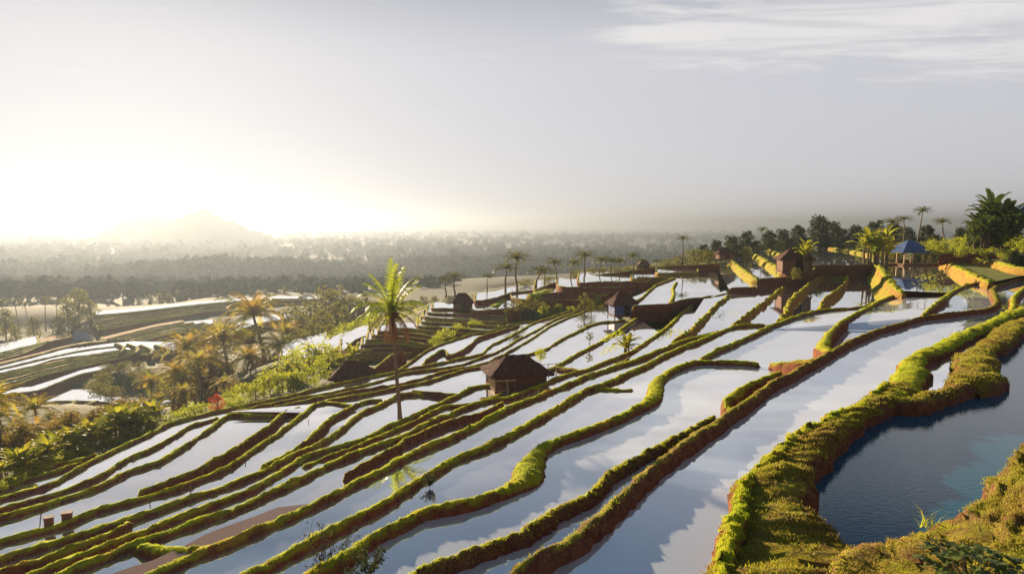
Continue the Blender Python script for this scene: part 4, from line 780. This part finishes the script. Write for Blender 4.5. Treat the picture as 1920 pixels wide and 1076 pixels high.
cnt = 52000; i = RNG.integers(2, k - 1, cnt); j = RNG.integers(0, n - 1, cnt); tj = RNG.random(cnt)[:, None]; ti = RNG.random(cnt)[:, None]
pos = (V[i, j] * (1 - tj) + V[i, j + 1] * tj) * (1 - ti) + (V[np.minimum(i + 1, k - 1), j] * (1 - tj) + V[np.minimum(i + 1, k - 1), j + 1] * tj) * ti
GR['dry'].append((pos, np.full(cnt, .06)))
for q in lip: CTRL.append((q[0], q[1], q[2] - 2.2))
CTRL += [(6, 4, CZ - 6.5), (0, 3, CZ - 8.5), (-8, 4, CZ - 12), (-25, 10, CZ - 14), (14, 2, CZ - 5), (30, 20, CZ - 5.5)]

def terrain_grid():
    cp = np.array(CTRL)
    ang = np.radians(np.linspace(-75, 75, 330)); Ds = np.r_[np.geomspace(2.5, 260, 170), np.geomspace(275, 9000, 34)]
    X = np.outer(Ds, np.sin(ang)); Y = np.outer(Ds, np.cos(ang)) - 1.0
    g = np.stack([X.ravel(), Y.ravel()], 1); z = np.empty(len(g))
    for s in range(0, len(g), 2000):
        q = g[s:s + 2000]; d2 = (q[:, None, 0] - cp[None, :, 0]) ** 2 + (q[:, None, 1] - cp[None, :, 1]) ** 2
        w = 1 / (d2 + 1.0) ** 1.8; z[s:s + 2000] = (w * cp[:, 2]).sum(1) / w.sum(1)
    r = np.hypot(g[:, 0], g[:, 1]); t = np.clip((r - 230) / 320, 0, 1); t = t * t * (3 - 2 * t)
    plain = CZ - 45 + 3 * np.sin(g[:, 0] / 310) * np.sin(g[:, 1] / 270)
    z = z * (1 - t) + plain * t
    z += RNG.normal(0, .05, len(z)) * (r < 200)
    for poly, lv in SHEETS:                  # keep the earth below every sheet of water
        b0 = poly.min(0) - 3; b1 = poly.max(0) + 3
        m = np.where((g[:, 0] > b0[0]) & (g[:, 0] < b1[0]) & (g[:, 1] > b0[1]) & (g[:, 1] < b1[1]) & (z > lv - .5))[0]
        if not len(m): continue
        p = g[m]; ins = np.zeros(len(m), bool); near = np.full(len(m), 1e9)
        a = poly; b = np.roll(poly, -1, 0)
        for e in range(len(a)):
            c = (a[e, 1] > p[:, 1]) != (b[e, 1] > p[:, 1])
            xx = a[e, 0] + (p[:, 1] - a[e, 1]) * (b[e, 0] - a[e, 0]) / (b[e, 1] - a[e, 1] + 1e-12)
            ins ^= c & (p[:, 0] < xx)
            ab = b[e] - a[e]; tt = np.clip(((p - a[e]) @ ab) / (ab @ ab + 1e-12), 0, 1); near = np.minimum(near, np.hypot(*(p - a[e] - tt[:, None] * ab).T))
        k = m[ins | (near < .012 * np.hypot(p[:, 0], p[:, 1]))]; z[k] = np.minimum(z[k], lv - .55)
    return g, z, len(Ds), len(ang)
g, z, nr_, nc_ = terrain_grid()
idx = np.arange(nr_ * nc_).reshape(nr_, nc_)
fa = np.stack([idx[:-1, :-1], idx[:-1, 1:], idx[1:, 1:], idx[1:, :-1]], -1).reshape(-1, 4)[:, ::-1]
def sub(name, mat, sel):
    f_ = fa[sel]; u_, inv = np.unique(f_, return_inverse=True); mesh_obj(name, np.c_[g, z][u_], inv.reshape(f_.shape), mat, None, None, True, 'structure')
far = np.hypot(g[fa[:, 0], 0], g[fa[:, 0], 1]) > 195
noise_mat('far_leaf_ground', (.018, .032, .02), (.04, .055, .03), .01, .95, 0)
sub('ground', 'ground', ~far); sub('plain', 'far_leaf_ground', far)

# distant volcano and low hills: ridged height fields far out on the plain
def hill(name, x, y, peak_px, halfw, D):
    base = CZ - 47; top = PD(x, y, D); hh = top[2] - base; nx, ny = 70, 26; vv = []
    for j in range(ny):
        for i in range(nx):
            a = (i / (nx - 1) - .5) * 2; b = (j / (ny - 1) - .5) * 2
            h = max(0, 1 - abs(a) ** 1.0) ** 1.25 if name == 'volcano' else max(0, 1 - a * a)
            h *= max(0, 1 - b * b) ; h *= 1 + .10 * math.sin(a * 23 + b * 5) * (1 - h) + .06 * math.sin(a * 51)
            vv.append((top[0] + a * halfw, D + b * halfw * .45, base + hh * h))
    ff = [(j * nx + i, j * nx + i + 1, (j + 1) * nx + i + 1, (j + 1) * nx + i) for j in range(ny - 1) for i in range(nx - 1)]
    o = mesh_obj('hill', np.array(vv), ff, 'far_leaf_ground', None, None, True, 'structure')
hill('volcano', 378, 393, 0, 215, 1500)
hill('low', 285, 407, 0, 150, 1650)

# ------------------------------------------------------------------ grass: blades rooted on the banks and the slope
def blades(name, groups, mat, per, spread):
    if not groups: return
    pos = np.vstack([a for a, b in groups]); sz = np.concatenate([b for a, b in groups])
    if name == 'dry_grass':                  # bare trodden patches between the tufts
        pm = np.sin(pos[:, 0] * 2.3 + 1.7 * np.sin(pos[:, 1] * 1.9)) + np.sin(pos[:, 1] * 2.9 + 1.3 * np.sin(pos[:, 0] * 3.1)) + .6 * np.sin(pos[:, 0] * 7 + pos[:, 1] * 5)
        kp = RNG.random(len(pos)) < np.clip(.55 + .5 * pm, .06, 1); pos = pos[kp]; sz = sz[kp]
    pos = np.repeat(pos, per, 0); sz = np.repeat(sz, per); n = len(pos)
    pos = pos + np.c_[RNG.normal(0, 1, (n, 2)) * sz[:, None] * .5, np.full(n, -.01)]
    h = sz * RNG.uniform(.35, 1.0, n); w = sz * RNG.uniform(.10, .2, n); a = RNG.uniform(0, 2 * np.pi, n); la = RNG.uniform(0, 2 * np.pi, n); ll = h * RNG.uniform(.1, spread, n)
    dx, dy = np.cos(a) * w, np.sin(a) * w
    v = np.empty((n, 3, 3)); v[:, 0] = pos - np.c_[dx, dy, np.zeros(n)]; v[:, 1] = pos + np.c_[dx, dy, np.zeros(n)]
    v[:, 2] = pos + np.c_[np.cos(la) * ll, np.sin(la) * ll, h]
    patch = .5 + .5 * np.sin(pos[:, 0] * 1.7 + 2 * np.sin(pos[:, 1] * .9)) * np.sin(pos[:, 1] * 1.3 + pos[:, 0] * .4)
    mesh_obj(name, v.reshape(-1, 3), np.arange(n * 3).reshape(n, 3), mat, None, np.repeat(np.clip(patch * .6 + RNG.random(n) * .5, 0, 1), 3), False, 'stuff')
pos = []
for poly in ([(1290, 600), (1380, 570), (1400, 585), (1330, 612)], [(1490, 575), (1530, 535), (1575, 525), (1545, 565)], [(1585, 560), (1600, 520), (1630, 515), (1640, 560)], [(1700, 515), (1770, 505), (1800, 530), (1700, 540)], [(1210, 625), (1260, 612), (1300, 620), (1230, 640)], [(1130, 630), (1165, 615), (1175, 630), (1120, 645)]):
    for _ in range(60):
        w_ = RNG.dirichlet(np.ones(4)); q = sum(a * np.array(c) for a, c in zip(w_, poly)); b_ = P(q[0], q[1], 7.55 if q[1] < 600 and q[0] < 1690 else 6.1 if q[0] > 1690 else 8.2); pos.append(b_ - np.array([0, 0, .03]))
GR['rice'] = [(np.array(pos), np.full(len(pos), .14))]
blades('rice_seedlings', GR['rice'], 'grass_blade', 5, .6)
blades('grass', GR['near'], 'grass_blade', 3, .8)
blades('dry_grass', GR['dry'], 'grass_dry', 3, .9)

# ------------------------------------------------------------------ the hazy air over the valley
m, n_, l_ = mat_base('haze_air'); n_.remove(n_['Principled BSDF'])
pv = n_.new('ShaderNodeVolumePrincipled'); pv.inputs['Color'].default_value = (.21, .25, .305, 1); pv.inputs['Density'].default_value = HAZE_DENSITY; pv.inputs['Anisotropy'].default_value = .58
l_.new(pv.outputs[0], n_['Material Output'].inputs['Volume']); MATS['haze_air'] = m
b = MB(); zlo, zhi = float(z.min()) - 1.0, CZ + 37
b.box((0, 4200, (zlo + zhi) / 2), (18600, 10000, zhi - zlo)); hz = b.build('haze', 'haze_air'); hz['kind'] = 'stuff'
